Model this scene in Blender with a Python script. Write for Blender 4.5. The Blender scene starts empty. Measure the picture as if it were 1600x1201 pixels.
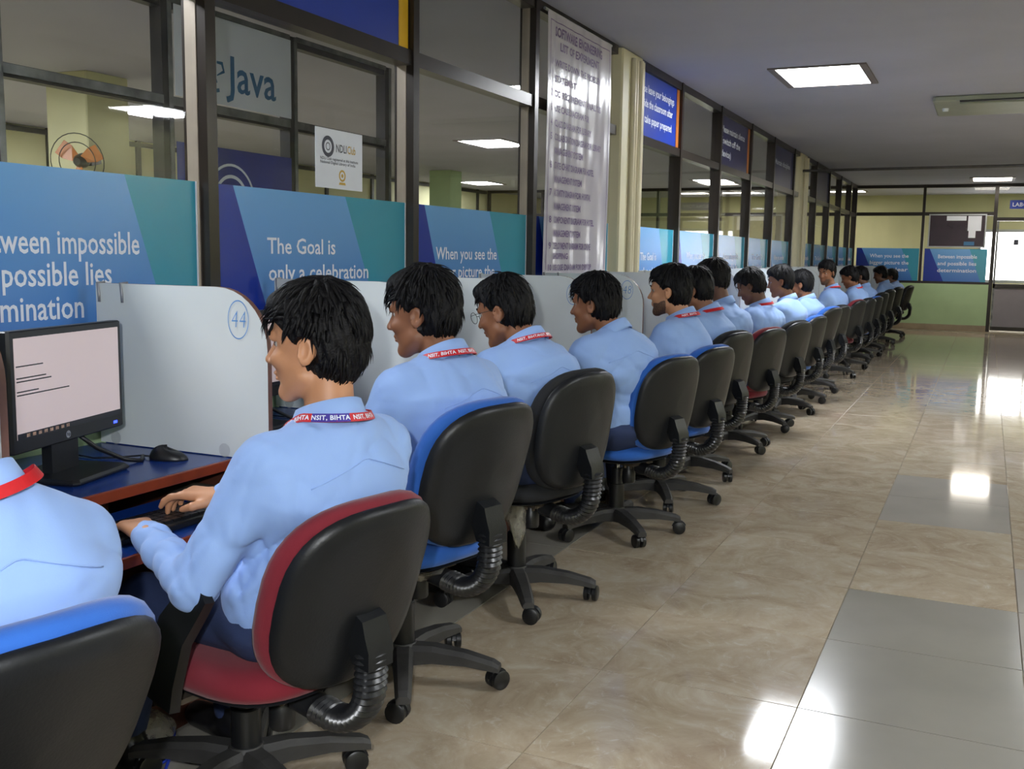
import bpy, math, random
import numpy as np
from mathutils import Matrix, Vector
from math import pi, sin, cos, radians
random.seed(7); np.random.seed(7)
SC = bpy.context.scene
COL = SC.collection

# ------------------------------------------------------------------ camera
def cam_matrix(yaw, pitch, roll):
    B = np.array([[1, 0, 0], [0, 0, 1], [0, -1, 0]], float)
    c, s = cos(pitch), sin(pitch); P = np.array([[1, 0, 0], [0, c, s], [0, -s, c]])
    c, s = cos(yaw), sin(yaw); Yw = np.array([[c, -s, 0], [s, c, 0], [0, 0, 1]])
    c, s = cos(roll), sin(roll); Rl = np.array([[c, s, 0], [-s, c, 0], [0, 0, 1]])
    return Yw @ P @ B @ Rl
CR = cam_matrix(radians(24.703), radians(7.212), 0.0151)
cam = bpy.data.cameras.new('camera'); camo = bpy.data.objects.new('camera', cam); COL.objects.link(camo)
cam.sensor_fit = 'HORIZONTAL'; cam.sensor_width = 36.0; cam.lens = 1599.0 / 1600 * 36; cam.clip_start = 0.05; cam.clip_end = 200
M = Matrix.Identity(4)
for i in range(3):
    M[i][0] = CR[i, 0]; M[i][1] = -CR[i, 1]; M[i][2] = -CR[i, 2]
M[2][3] = 1.30
camo.matrix_world = M
SC.camera = camo

# ------------------------------------------------------------------ world, flash, exposure
W = bpy.data.worlds.new('daylight'); SC.world = W; W.use_nodes = True
bg = W.node_tree.nodes['Background']; bg.inputs[0].default_value = (1.0, 0.98, 0.95, 1); bg.inputs[1].default_value = 6.0
SC.view_settings.view_transform = 'Standard'; SC.view_settings.look = 'None'
SC.view_settings.gamma = 1.0; SC.view_settings.use_curve_mapping = False
SC.view_settings.exposure = 0.38
SC.cycles.transparent_max_bounces = 24
SC.cycles.max_bounces = 8

def light(name, kind, loc, energy, color=(1, 1, 1), size=0.1, sy=None, rot=(0, 0, 0), radius=0.03):
    l = bpy.data.lights.new(name, kind); l.energy = energy; l.color = color
    if kind == 'AREA':
        l.size = size
        if sy: l.shape = 'RECTANGLE'; l.size_y = sy
    else:
        l.shadow_soft_size = radius
    o = bpy.data.objects.new(name, l); o.location = loc; o.rotation_euler = rot; COL.objects.link(o)
    return o
# the photographer's flash, a little above and to the left of the lens, aimed along the view
FL = light('camera_flash', 'SPOT', (-0.10, -0.05, 1.42), 100, (0.93, 0.96, 1.0), radius=0.025)
FL.data.spot_size = radians(95); FL.data.spot_blend = 0.6
FL.rotation_euler = (radians(90 - 5), 0, radians(22))
PANEL_W = 26      # watts of one ceiling light panel

# ------------------------------------------------------------------ materials
def lin(c):
    return tuple(((v / 255) / 12.92 if v / 255 <= 0.04045 else ((v / 255 + 0.055) / 1.055) ** 2.4) for v in c)
MATS = {}
def mat(name, col, rough=0.5, metal=0.0, spec=0.5, nscale=0, nvar=0.0, bump=0.0, bscale=40, coat=0.0, emit=None, estr=0, sheen=0, trans=0, alpha=1.0):
    m = bpy.data.materials.new(name); m.use_nodes = True
    nt = m.node_tree; b = nt.nodes['Principled BSDF']
    c = lin(col) + (1,)
    b.inputs['Base Color'].default_value = c
    b.inputs['Roughness'].default_value = rough; b.inputs['Metallic'].default_value = metal
    b.inputs['Specular IOR Level'].default_value = spec
    b.inputs['Coat Weight'].default_value = coat
    if sheen: b.inputs['Sheen Weight'].default_value = sheen
    if trans: b.inputs['Transmission Weight'].default_value = trans
    b.inputs['Alpha'].default_value = alpha
    if emit: b.inputs['Emission Color'].default_value = lin(emit) + (1,); b.inputs['Emission Strength'].default_value = estr
    tc = None
    if nvar or bump: tc = nt.nodes.new('ShaderNodeTexCoord')
    if nvar:
        n = nt.nodes.new('ShaderNodeTexNoise'); n.inputs['Scale'].default_value = nscale; n.inputs['Detail'].default_value = 5
        nt.links.new(tc.outputs['Object'], n.inputs['Vector'])
        r = nt.nodes.new('ShaderNodeValToRGB')
        r.color_ramp.elements[0].position = 0.3; r.color_ramp.elements[1].position = 0.7
        r.color_ramp.elements[0].color = tuple(max(0, v * (1 - nvar)) for v in c[:3]) + (1,)
        r.color_ramp.elements[1].color = tuple(min(1, v * (1 + nvar)) for v in c[:3]) + (1,)
        nt.links.new(n.outputs['Fac'], r.inputs[0]); nt.links.new(r.outputs[0], b.inputs['Base Color'])
    if bump:
        n = nt.nodes.new('ShaderNodeTexNoise'); n.inputs['Scale'].default_value = bscale; n.inputs['Detail'].default_value = 4
        nt.links.new(tc.outputs['Object'], n.inputs['Vector'])
        bp = nt.nodes.new('ShaderNodeBump'); bp.inputs['Strength'].default_value = bump; bp.inputs['Distance'].default_value = 0.01
        nt.links.new(n.outputs['Fac'], bp.inputs['Height']); nt.links.new(bp.outputs[0], b.inputs['Normal'])
    MATS[name] = m
    return m

def glass_mat(name, tint):
    m = bpy.data.materials.new(name); m.use_nodes = True; nt = m.node_tree
    for n in list(nt.nodes): nt.nodes.remove(n)
    o = nt.nodes.new('ShaderNodeOutputMaterial'); mx = nt.nodes.new('ShaderNodeMixShader')
    t = nt.nodes.new('ShaderNodeBsdfTransparent'); g = nt.nodes.new('ShaderNodeBsdfGlossy'); f = nt.nodes.new('ShaderNodeFresnel')
    t.inputs[0].default_value = tint + (1,); g.inputs['Roughness'].default_value = 0.02
    ge = nt.nodes.new('ShaderNodeNewGeometry'); mr = nt.nodes.new('ShaderNodeMapRange')
    mr.inputs['To Min'].default_value = 1.28; mr.inputs['To Max'].default_value = 1 / 1.28
    nt.links.new(ge.outputs['Backfacing'], mr.inputs['Value']); nt.links.new(mr.outputs[0], f.inputs[0])
    nt.links.new(f.outputs[0], mx.inputs[0]); nt.links.new(t.outputs[0], mx.inputs[1]); nt.links.new(g.outputs[0], mx.inputs[2])
    nt.links.new(mx.outputs[0], o.inputs[0])
    MATS[name] = m
    return m

def marble_mat():
    m = bpy.data.materials.new('floor_marble'); m.use_nodes = True; nt = m.node_tree; b = nt.nodes['Principled BSDF']
    tc = nt.nodes.new('ShaderNodeTexCoord'); oi = nt.nodes.new('ShaderNodeObjectInfo')
    add = nt.nodes.new('ShaderNodeVectorMath'); add.operation = 'MULTIPLY_ADD'
    nt.links.new(oi.outputs['Random'], add.inputs[0]); add.inputs[1].default_value = (37, 19, 11)
    nt.links.new(tc.outputs['Object'], add.inputs[2])
    n1 = nt.nodes.new('ShaderNodeTexNoise'); n1.inputs['Scale'].default_value = 3.2; n1.inputs['Detail'].default_value = 7; n1.inputs['Roughness'].default_value = 0.68; n1.inputs['Distortion'].default_value = 1.6
    n2 = nt.nodes.new('ShaderNodeTexNoise'); n2.inputs['Scale'].default_value = 11; n2.inputs['Detail'].default_value = 6; n2.inputs['Roughness'].default_value = 0.75; n2.inputs['Distortion'].default_value = 2.5
    nt.links.new(add.outputs[0], n1.inputs['Vector']); nt.links.new(add.outputs[0], n2.inputs['Vector'])
    r = nt.nodes.new('ShaderNodeValToRGB'); cr = r.color_ramp
    cr.elements[0].position = 0.30; cr.elements[0].color = lin((154, 136, 114)) + (1,)
    cr.elements[1].position = 0.72; cr.elements[1].color = lin((190, 180, 162)) + (1,)
    e = cr.elements.new(0.5); e.color = lin((174, 159, 137)) + (1,)
    nt.links.new(n1.outputs['Fac'], r.inputs[0])
    r2 = nt.nodes.new('ShaderNodeValToRGB'); r2.color_ramp.elements[0].position = 0.55; r2.color_ramp.elements[1].position = 0.72
    r2.color_ramp.elements[0].color = (0, 0, 0, 1); r2.color_ramp.elements[1].color = (0.5, 0.5, 0.5, 1)
    nt.links.new(n2.outputs['Fac'], r2.inputs[0])
    mx = nt.nodes.new('ShaderNodeMixRGB'); mx.inputs[2].default_value = lin((204, 198, 186)) + (1,)
    nt.links.new(r2.outputs[0], mx.inputs[0]); nt.links.new(r.outputs[0], mx.inputs[1])
    nt.links.new(mx.outputs[0], b.inputs['Base Color'])
    b.inputs['Roughness'].default_value = 0.07; b.inputs['Specular IOR Level'].default_value = 0.42
    MATS['floor_marble'] = m
marble_mat()
mat('floor_grey', (140, 136, 126), 0.16, nscale=3, nvar=0.06)
mat('floor_pale', (164, 158, 150), 0.07, nscale=3, nvar=0.05)
mat('grout', (150, 138, 118), 0.7, nscale=8, nvar=0.2)
mat('ceiling_paint', (174, 176, 190), 0.85, nscale=1.2, nvar=0.05, bump=0.05, bscale=6)
mat('wall_green', (176, 202, 156), 0.65, nscale=2.5, nvar=0.06)
mat('wall_cream', (206, 204, 160), 0.6, nscale=2, nvar=0.05)
mat('pillar_cream', (206, 200, 170), 0.5, nscale=3, nvar=0.06)
mat('conduit_cream', (214, 206, 180), 0.35, nscale=3, nvar=0.04)
mat('skirting', (158, 140, 116), 0.35, nscale=6, nvar=0.15)
mat('bronze_frame', (44, 38, 34), 0.28, metal=0.35, nscale=5, nvar=0.15)
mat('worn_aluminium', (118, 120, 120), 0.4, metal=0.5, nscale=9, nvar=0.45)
mat('worn_dark_frame', (58, 57, 56), 0.45, metal=0.3, nscale=8, nvar=0.3)
mat('post_sheen', (150, 140, 128), 0.35, metal=0.4, nscale=6, nvar=0.15)
mat('steel_pipe', (92, 90, 88), 0.35, metal=0.7, nscale=10, nvar=0.2)
mat('white_laminate', (214, 220, 220), 0.32, nscale=2.5, nvar=0.035, bump=0.02, bscale=30)
mat('laminate_edge', (108, 74, 62), 0.5, nscale=20, nvar=0.2)
mat('desk_blue', (22, 56, 130), 0.22, nscale=3, nvar=0.06)
mat('desk_wood_edge', (122, 50, 26), 0.32, nscale=14, nvar=0.2)
mat('desk_wood_panel', (76, 42, 30), 0.45, nscale=10, nvar=0.25)
mat('black_plastic', (23, 24, 26), 0.38, nscale=10, nvar=0.2)
mat('chair_plastic', (21, 23, 26), 0.42, spec=0.4, nscale=5, nvar=0.3, bump=0.06, bscale=160)
mat('dusty_plastic', (50, 49, 48), 0.6, nscale=7, nvar=0.4, bump=0.08, bscale=120)
mat('bellows_rubber', (30, 31, 33), 0.3, nscale=6, nvar=0.3)
mat('fabric_blue', (34, 92, 178), 0.9, nscale=4, nvar=0.12, bump=0.12, bscale=500, sheen=0.2)
mat('fabric_red', (118, 22, 38), 0.9, nscale=4, nvar=0.12, bump=0.12, bscale=500, sheen=0.15)
mat('fabric_black', (24, 25, 28), 0.9, nscale=4, nvar=0.15, bump=0.12, bscale=500)
mat('chrome', (190, 192, 195), 0.15, metal=1.0, nscale=5, nvar=0.05)
mat('bolt_metal', (120, 110, 96), 0.45, metal=0.8, nscale=20, nvar=0.3)
mat('mechanism_metal', (82, 74, 64), 0.55, metal=0.4, nscale=14, nvar=0.5)
mat('plastic_wrap', (190, 186, 172), 0.12, nscale=30, nvar=0.2, alpha=0.45, bump=0.6, bscale=60)
mat('print_white', (222, 228, 240), 0.45, nscale=5, nvar=0.02)
mat('print_purple', (112, 92, 136), 0.5, nscale=30, nvar=0.2)
mat('print_blue_ink', (86, 140, 200), 0.6, nscale=30, nvar=0.1)
mat('print_dark', (70, 72, 84), 0.6, nscale=30, nvar=0.1)
mat('print_gold', (196, 160, 70), 0.6, nscale=30, nvar=0.1)
mat('print_steel_blue', (58, 108, 150), 0.5, nscale=30, nvar=0.1)
mat('paper_white', (216, 220, 230), 0.5, nscale=4, nvar=0.03)
mat('chart_vinyl', (196, 192, 204), 0.2, nscale=3, nvar=0.04)
mat('sign_blue', (14, 52, 158), 0.35, nscale=3, nvar=0.06)
mat('sign_dark_blue', (34, 34, 86), 0.35, nscale=3, nvar=0.1)
mat('sign_yellow', (214, 168, 34), 0.4, nscale=5, nvar=0.08)
mat('sign_orange', (176, 104, 40), 0.4, nscale=5, nvar=0.08)
mat('poster_navy', (50, 60, 142), 0.35, nscale=2, nvar=0.2)
mat('board_maroon', (42, 24, 34), 0.25, nscale=4, nvar=0.2)
mat('aluminium', (176, 178, 180), 0.35, metal=0.8, nscale=6, nvar=0.08)
mat('door_panel_grey', (142, 136, 142), 0.5, nscale=4, nvar=0.06)
mat('ac_grey', (150, 156, 140), 0.45, nscale=4, nvar=0.06)
mat('lamp_diffuser', (255, 252, 245), 0.4, emit=(246, 250, 255), estr=41.0, nscale=2, nvar=0.0)
mat('lamp_diffuser_dim', (255, 252, 245), 0.4, emit=(255, 246, 232), estr=14.0)
mat('lamp_frame', (120, 112, 108), 0.5, nscale=5, nvar=0.08)
mat('screen_white', (186, 172, 172), 0.3, emit=(186, 168, 168), estr=0.34, nscale=3, nvar=0.02)
mat('screen_dark', (24, 25, 34), 0.25, nscale=6, nvar=0.1)
mat('led_blue', (40, 60, 255), 0.3, emit=(50, 70, 255), estr=3.0)
mat('icon_colour', (160, 130, 110), 0.4, nscale=120, nvar=0.6)
mat('shirt_blue', (144, 176, 230), 0.78, nscale=2.2, nvar=0.03, bump=0.05, bscale=420, sheen=0.1)
mat('trouser_navy', (38, 52, 88), 0.85, nscale=6, nvar=0.12, bump=0.08, bscale=300)
mat('belt_leather', (24, 22, 24), 0.4, nscale=20, nvar=0.2)
mat('shoe_black', (22, 22, 24), 0.35, nscale=10, nvar=0.2)
mat('skin_light', (190, 136, 100), 0.5, nscale=7, nvar=0.08, bump=0.03, bscale=200)
mat('skin_mid', (140, 92, 64), 0.5, nscale=7, nvar=0.08, bump=0.03, bscale=200)
mat('skin_dark', (104, 68, 48), 0.5, nscale=7, nvar=0.08, bump=0.03, bscale=200)
mat('hair_black', (12, 11, 13), 0.55, spec=0.22, nscale=60, nvar=0.4, bump=0.3, bscale=240)
mat('beard_dark', (92, 66, 50), 0.7, nscale=160, nvar=0.5)
mat('eye_white', (170, 160, 150), 0.2, nscale=10, nvar=0.03)
mat('eye_dark', (30, 20, 16), 0.15, nscale=10, nvar=0.1)
mat('lanyard_red', (196, 22, 30), 0.5, nscale=20, nvar=0.1)
mat('lanyard_blue', (64, 50, 150), 0.5, nscale=20, nvar=0.1)
mat('wire_frame', (60, 62, 60), 0.3, metal=0.7, nscale=20, nvar=0.1)
mat('cable_black', (18, 18, 20), 0.45, nscale=20, nvar=0.2)
mat('cable_blue', (40, 66, 190), 0.5, nscale=20, nvar=0.1)
mat('standoff_grey', (150, 152, 158), 0.35, metal=0.3, nscale=9, nvar=0.1)
mat('fan_white', (190, 190, 180), 0.5, nscale=5, nvar=0.05)
glass_mat('pane_glass', (0.978, 0.98, 0.98)); glass_mat('lens_glass', (0.93, 0.96, 0.95))

def banner_mat(name, a1, b1, a2, b2, bright=1.0):
    m = bpy.data.materials.new(name); m.use_nodes = True; nt = m.node_tree; b = nt.nodes['Principled BSDF']
    tc = nt.nodes.new('ShaderNodeTexCoord'); sp = nt.nodes.new('ShaderNodeSeparateXYZ')
    nt.links.new(tc.outputs['Generated'], sp.inputs[0])
    def math_(op, x, y):
        n = nt.nodes.new('ShaderNodeMath'); n.operation = op
        for i, v in enumerate((x, y)):
            if isinstance(v, (int, float)): n.inputs[i].default_value = v
            else: nt.links.new(v, n.inputs[i])
        return n.outputs[0]
    inv = math_('SUBTRACT', 1.0, sp.outputs['Y'])
    e1 = math_('ADD', math_('MULTIPLY', inv, b1), a1)
    e2 = math_('ADD', math_('MULTIPLY', inv, b2), a2)
    f1 = math_('GREATER_THAN', sp.outputs['X'], e1)
    f2 = math_('GREATER_THAN', sp.outputs['X'], e2)
    g = nt.nodes.new('ShaderNodeValToRGB'); g.color_ramp.elements[0].color = lin((60, 112, 190)) + (1,); g.color_ramp.elements[1].color = lin((102, 160, 216)) + (1,)
    nt.links.new(sp.outputs['Y'], g.inputs[0])
    m1 = nt.nodes.new('ShaderNodeMixRGB'); m1.inputs[1].default_value = lin((14, 46, 150)) + (1,)
    nt.links.new(f1, m1.inputs[0]); nt.links.new(g.outputs[0], m1.inputs[2])
    m2 = nt.nodes.new('ShaderNodeMixRGB'); m2.inputs[2].default_value = lin((54, 146, 172)) + (1,)
    nt.links.new(f2, m2.inputs[0]); nt.links.new(m1.outputs[0], m2.inputs[1])
    nt.links.new(m2.outputs[0], b.inputs['Base Color'])
    b.inputs['Roughness'].default_value = 0.22; b.inputs['Specular IOR Level'].default_value = 0.5
    MATS[name] = m
    return m
banner_mat('banner_wide', -0.2, 0.0, 0.757, 0.165)
banner_mat('banner_goal', 0.09, 0.188, 0.63, 0.23)
banner_mat('banner_end', 0.08, 0.25, 0.72, 0.2)

# ------------------------------------------------------------------ mesh helpers
class MB:
    def __init__(s): s.v = []; s.f = []
    def add(s, vs, fs):
        o = len(s.v); s.v += [tuple(map(float, p)) for p in vs]; s.f += [tuple(i + o for i in f) for f in fs]; return s
    def box(s, lo, hi):
        x0, y0, z0 = lo; x1, y1, z1 = hi
        return s.add([(x0, y0, z0), (x1, y0, z0), (x1, y1, z0), (x0, y1, z0), (x0, y0, z1), (x1, y0, z1), (x1, y1, z1), (x0, y1, z1)],
                     [(0, 3, 2, 1), (4, 5, 6, 7), (0, 1, 5, 4), (1, 2, 6, 5), (2, 3, 7, 6), (3, 0, 4, 7)])
    def bevel_box(s, lo, hi, b):
        # box with chamfered vertical (z) edges and top edges
        x0, y0, z0 = lo; x1, y1, z1 = hi
        def ring(i, z): return [(x0 + b + i, y0 + i, z), (x1 - b - i, y0 + i, z), (x1 - i, y0 + b + i, z), (x1 - i, y1 - b - i, z), (x1 - b - i, y1 - i, z), (x0 + b + i, y1 - i, z), (x0 + i, y1 - b - i, z), (x0 + i, y0 + b + i, z)]
        return s.rings([ring(b * .5, z0), ring(0, z0 + b * .5), ring(0, z1 - b * .5), ring(b * .5, z1)])
    def rings(s, rs, cap=True, closed=True, loop=False):
        n = len(rs[0]); vs = [p for r in rs for p in r]; fs = []
        R = len(rs)
        for a in range(R if loop else R - 1):
            b_ = (a + 1) % R
            for i in range(n if closed else n - 1):
                j = (i + 1) % n
                fs.append((a * n + i, a * n + j, b_ * n + j, b_ * n + i))
        if cap and not loop:
            fs.append(tuple(reversed(range(n)))); fs.append(tuple(range((R - 1) * n, R * n)))
        return s.add(vs, fs)
    def cyl(s, a, b, r, r2=None, n=16):
        a = np.array(a, float); b = np.array(b, float); r2 = r if r2 is None else r2
        return s.tube([a, b], [r, r2], n)
    def tube(s, path, rad, n=10, flat=1.0, up=None, closed=False):
        P = [np.array(p, float) for p in path]; m = len(P); rs = []
        if not hasattr(rad, '__len__'): rad = [rad] * m
        nrm = None
        for i in range(m):
            if closed: t = P[(i + 1) % m] - P[i - 1]
            else: t = P[min(i + 1, m - 1)] - P[max(i - 1, 0)]
            t = t / (np.linalg.norm(t) + 1e-12)
            if up is not None: u = np.array(up, float)
            elif nrm is None: u = np.array([0, 0, 1.]) if abs(t[2]) < 0.9 else np.array([1., 0, 0])
            else: u = nrm
            u = u - t * (u @ t); u /= np.linalg.norm(u) + 1e-12; nrm = u
            w = np.cross(t, u)
            rs.append([tuple(P[i] + rad[i] * (cos(2 * pi * k / n) * u + sin(2 * pi * k / n) * w * flat)) for k in range(n)])
        return s.rings(rs, cap=not closed, loop=closed)
    def beam(s, path, wid, hei):
        # rectangular section sweep in a vertical plane; wid/hei per point; hei = (below, above)
        P = [np.array(p, float) for p in path]; rs = []
        for i, p in enumerate(P):
            t = P[min(i + 1, len(P) - 1)] - P[max(i - 1, 0)]; side = np.array([-t[1], t[0], 0]); side /= np.linalg.norm(side) + 1e-12
            w = wid[i] / 2; h0, h1 = hei[i]; c = w * 0.6; z = np.array([0, 0, 1.])
            rs.append([tuple(p - side * w - z * h0), tuple(p + side * w - z * h0), tuple(p + side * w + z * h1 * .4), tuple(p + side * c + z * h1), tuple(p - side * c + z * h1), tuple(p - side * w + z * h1 * .4)])
        return s.rings(rs)
    def lathe(s, prof, n=20, c=(0, 0, 0), ax='z'):
        rs = []
        for r, z in prof:
            rs.append([((c[0] + r * cos(2 * pi * k / n), c[1] + r * sin(2 * pi * k / n), c[2] + z) if ax == 'z' else (c[0] + r * cos(2 * pi * k / n), c[1] - z, c[2] + r * sin(2 * pi * k / n))) for k in range(n)])
        return s.rings(rs)
    def build(s, name, m, parent=None, smooth=None, loc=None, rot=None):
        me = bpy.data.meshes.new(name); me.from_pydata(s.v, [], s.f); me.validate(); me.update()
        return link(name, me, m, parent, smooth, loc, rot)
def link(name, me, m, parent=None, smooth=None, loc=None, rot=None):
    o = bpy.data.objects.new(name, me); COL.objects.link(o)
    if m is not None and not me.materials: me.materials.append(MATS[m] if isinstance(m, str) else m)
    if parent is not None: o.parent = parent
    if smooth:
        me.polygons.foreach_set('use_smooth', [True] * len(me.polygons))
        if smooth != 'all': me.set_sharp_from_angle(angle=radians(smooth if smooth is not True else 40))
    if loc is not None: o.location = loc
    if rot is not None: o.rotation_euler = rot
    return o
def empty(name, loc=(0, 0, 0), rz=0):
    o = bpy.data.objects.new(name, None); COL.objects.link(o); o.location = loc; o.rotation_euler = (0, 0, rz); o.empty_display_size = 0.05
    return o
def tag(o, label=None, cat=None, group=None, kind=None):
    if label: o['label'] = label
    if cat: o['category'] = cat
    if group: o['group'] = group
    if kind: o['kind'] = kind
    return o
def kids(o): return [c for c in COL.objects if c.parent == o]
def copy_tree(o, parent=None, cmap=None):
    c = o.copy(); COL.objects.link(c); c.parent = parent
    for ch in CH.get(o.name, []) if CH else kids(o): copy_tree(ch, c)
    return c
CH = {}
def index_children():
    CH.clear()
    for o in COL.objects:
        if o.parent: CH.setdefault(o.parent.name, []).append(o)

def text_data(s, size, align='LEFT', spacing=1.0, bold=0.0):
    cu = bpy.data.curves.new('lettering', 'FONT'); cu.body = s; cu.size = size; cu.align_x = align; cu.space_character = spacing
    cu.resolution_u = 2; cu.offset = bold
    o = bpy.data.objects.new('lettering', cu); COL.objects.link(o)
    dg = bpy.context.evaluated_depsgraph_get(); me = bpy.data.meshes.new_from_object(o.evaluated_get(dg))
    v = np.zeros(len(me.vertices) * 3); me.vertices.foreach_get('co', v); v = v.reshape(-1, 3)
    f = [tuple(p.vertices) for p in me.polygons]
    bpy.data.objects.remove(o); bpy.data.curves.remove(cu); bpy.data.meshes.remove(me)
    return v, f
def lettering(lines, m, fn, parent, name='lettering', bold=.012):
    """lines: (text, u, v, size, align, width or None); fn maps (u, v) to a point"""
    for s, u, v, size, al, width in lines:
        vv, ff = text_data(s, size, al, 1.0, size * bold)
        if len(vv) == 0: continue
        if width:
            w = vv[:, 0].max() - vv[:, 0].min(); vv[:, 0] *= width / max(w, 1e-6)
        o = MB().add([fn(u + p[0], v + p[1]) for p in vv], ff).build(name, m, parent)
    return o
# ------------------------------------------------------------------ room shell
ZC = 2.74; YE = 21.2; XW = -2.447
TS = 0.608; TX0 = -0.421; TY0 = 2.946
fl = MB().box((-10.6, -3.1, -0.12), (3.7, 24.7, -0.004)).build('floor', 'grout'); tag(fl, kind='structure')
def tile_mesh(m):
    b = MB(); g = 0.0015; h = TS / 2 - g
    b.bevel_box((-h, -h, -0.004), (h, h, 0.0), 0.0012)
    me = bpy.data.meshes.new('tile'); me.from_pydata(b.v, [], b.f); me.materials.append(MATS[m]); return me
TM = {k: tile_mesh(k) for k in ('floor_marble', 'floor_grey', 'floor_pale')}
rt = random.Random(3)
for i in range(-4, 3):
    for j in range(-3, 30):
        x = TX0 + (i + .5) * TS; y = TY0 + (j + .5) * TS
        if y + TS / 2 > YE - 0.05 or x - TS / 2 < -3.2: continue
        m = 'floor_marble'
        if i == 0 and j <= 1: m = 'floor_grey'
        if i >= 1 and j <= 2: m = 'floor_pale'
        if i == 0 and j in (4, 5): m = 'floor_pale'
        if i <= -3 and j <= 2: m = 'floor_grey'
        o = bpy.data.objects.new('tile', TM[m]); COL.objects.link(o); o.parent = fl
        o.location = (x, y, 0); o.rotation_euler = (rt.gauss(0, .0009), rt.gauss(0, .0006), rt.choice((0, pi / 2, pi, -pi / 2)) if m == 'floor_marble' else 0)   # laid slightly uneven
ce = MB().box((-10.6, -3.1, ZC), (3.7, 24.7, ZC + .12)).build('ceiling', 'ceiling_paint'); tag(ce, kind='structure')
tag(MB().box((3.6, -3.1, 0), (3.72, 24.7, ZC)).build('wall_right', 'wall_cream'), kind='structure')
tag(MB().box((-10.6, -3.12, 0), (3.6, -3.0, ZC)).build('wall_rear', 'wall_cream'), kind='structure')

def glazed(root, axis, c, spans, z0, z1, zt, post_w=0.05, dep=0.10, fm='bronze_frame', posts=(), top=True, ztop=None):
    """frame bars, posts and panes of a glazed partition. axis 'y': runs along y at x=c; axis 'x': along x at y=c"""
    def bx(a0, a1, d0, d1, zz0, zz1):
        return ((c + d0, a0, zz0), (c + d1, a1, zz1)) if axis == 'y' else ((a0, c + d0, zz0), (a1, c + d1, zz1))
    for p in posts:
        MB().box(*bx(p - post_w / 2, p + post_w / 2, -dep / 2, dep / 2, z0, z1)).build('post', fm, root)
    for a0, a1 in spans:
        d = dep * 0.4
        MB().box(*bx(a0, a1, -d, d, z0, z0 + 0.045)).build('sill_bar', fm, root)
        MB().box(*bx(a0, a1, -d, d, zt, zt + 0.065)).build('transom_bar', fm, root)
        MB().box(*bx(a0, a1, -d, d, z1 - 0.06, z1)).build('head_bar', fm, root)
        MB().box(*bx(a0 - .005, a1 + .005, -0.003, 0.003, z0 + .04, zt + .005)).build('glass_pane', 'pane_glass', root)
        MB().box(*bx(a0 - .005, a1 + .005, -0.003, 0.003, zt + .06, z1 - .055)).build('glass_pane', 'pane_glass', root)
# left partition
wl = MB().box((XW - .06, -3.0, 0), (XW + .045, YE, 0.88)).build('wall_left', 'wall_green'); tag(wl, kind='structure')
P1 = [-1.31, 0.05, 1.41, 2.77, 4.13, 5.49]; P2 = [8.55, 9.95, 11.35, 12.65, 14.06]; P3 = [16.0, 17.4, 18.8, 20.2]
def spans(ps, w=0.05): return [(a + w / 2, b - w / 2) for a, b in zip(ps[:-1], ps[1:])]
glazed(wl, 'y', XW, spans(P1) + [(5.515, 6.90), (7.40, 8.525)] + spans(P2) + [(14.085, 14.45), (15.0, 15.975)] + spans(P3) + [(20.225, YE - .05)], 0.88, ZC, 2.138, posts=P1 + P2 + P3 + [YE - .03])
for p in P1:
    MB().box((XW - .035, p - .029, .93), (XW + .012, p - .025, ZC)).build('sheen_strip', 'post_sheen', wl)  # pale strip stands in for the reflection on the post's near face
# pillars with conduits
def pillar(name, y0, y1, x1):
    p = MB().bevel_box((XW - .25, y0, 0), (x1, y1, ZC - .01), .012).build(name, 'pillar_cream'); tag(p, kind='structure')
    for k, (dy, r) in enumerate(((.05, .018), (.11, .024), (.18, .016), (.25, .02))):
        MB().cyl((x1 + r * .8, y1 - dy, 0), (x1 + r * .8, y1 - dy, ZC - .05), r, n=10).build('conduit', 'conduit_cream', p, smooth=True)
    return p
pillar('trim_1', 6.92, 7.37, XW + .07)
pillar('trim_2', 14.46, 14.98, XW + .06)
# end wall: low green wall, glazing, door
we = MB().box((-10.5, YE, 0), (0.03, YE + .12, 0.88)).build('wall_end', 'wall_green'); tag(we, kind='structure')
glazed(we, 'x', YE + .05, [(-2.42, -1.205), (-1.155, 0.03)], 0.88, ZC, 2.16, posts=(-2.445, -1.18), fm='bronze_frame')
glazed(we, 'x', YE + .05, [(a, a + 1.30) for a in np.arange(-10.4, -2.6, 1.33)], 0.88, ZC, 2.16, posts=tuple(np.arange(-10.4, -2.6, 1.33) - .015))
tag(MB().box((-2.40, YE - .018, 0), (0.03, YE, 0.11)).build('baseboard_end', 'skirting'), kind='structure')
# door with glazed leaf
dr = MB().box((0.03, YE, 0), (0.095, YE + .11, ZC)).build('door_1', 'bronze_frame'); tag(dr, kind='structure')
MB().box((0.095, YE, 2.06), (3.6, YE + .11, 2.125)).build('door_head', 'bronze_frame', dr)
MB().box((0.095, YE, ZC - .06), (3.6, YE + .11, ZC)).build('head_bar', 'bronze_frame', dr)
MB().box((1.06, YE, 0), (1.12, YE + .11, ZC)).build('door_jamb', 'bronze_frame', dr)
MB().box((0.10, YE + .03, 0.03), (1.06, YE + .075, 0.10)).build('bottom_rail', 'bronze_frame', dr)
MB().box((0.10, YE + .03, 0.82), (1.06, YE + .075, 0.90)).build('lock_rail', 'bronze_frame', dr)
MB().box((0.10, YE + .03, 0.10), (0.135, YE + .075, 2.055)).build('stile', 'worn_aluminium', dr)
MB().box((1.0, YE + .03, 0.10), (1.06, YE + .075, 2.055)).build('stile', 'bronze_frame', dr)
MB().box((0.135, YE + .045, 0.10), (1.0, YE + .06, 0.82)).build('door_panel', 'door_panel_grey', dr)
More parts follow.
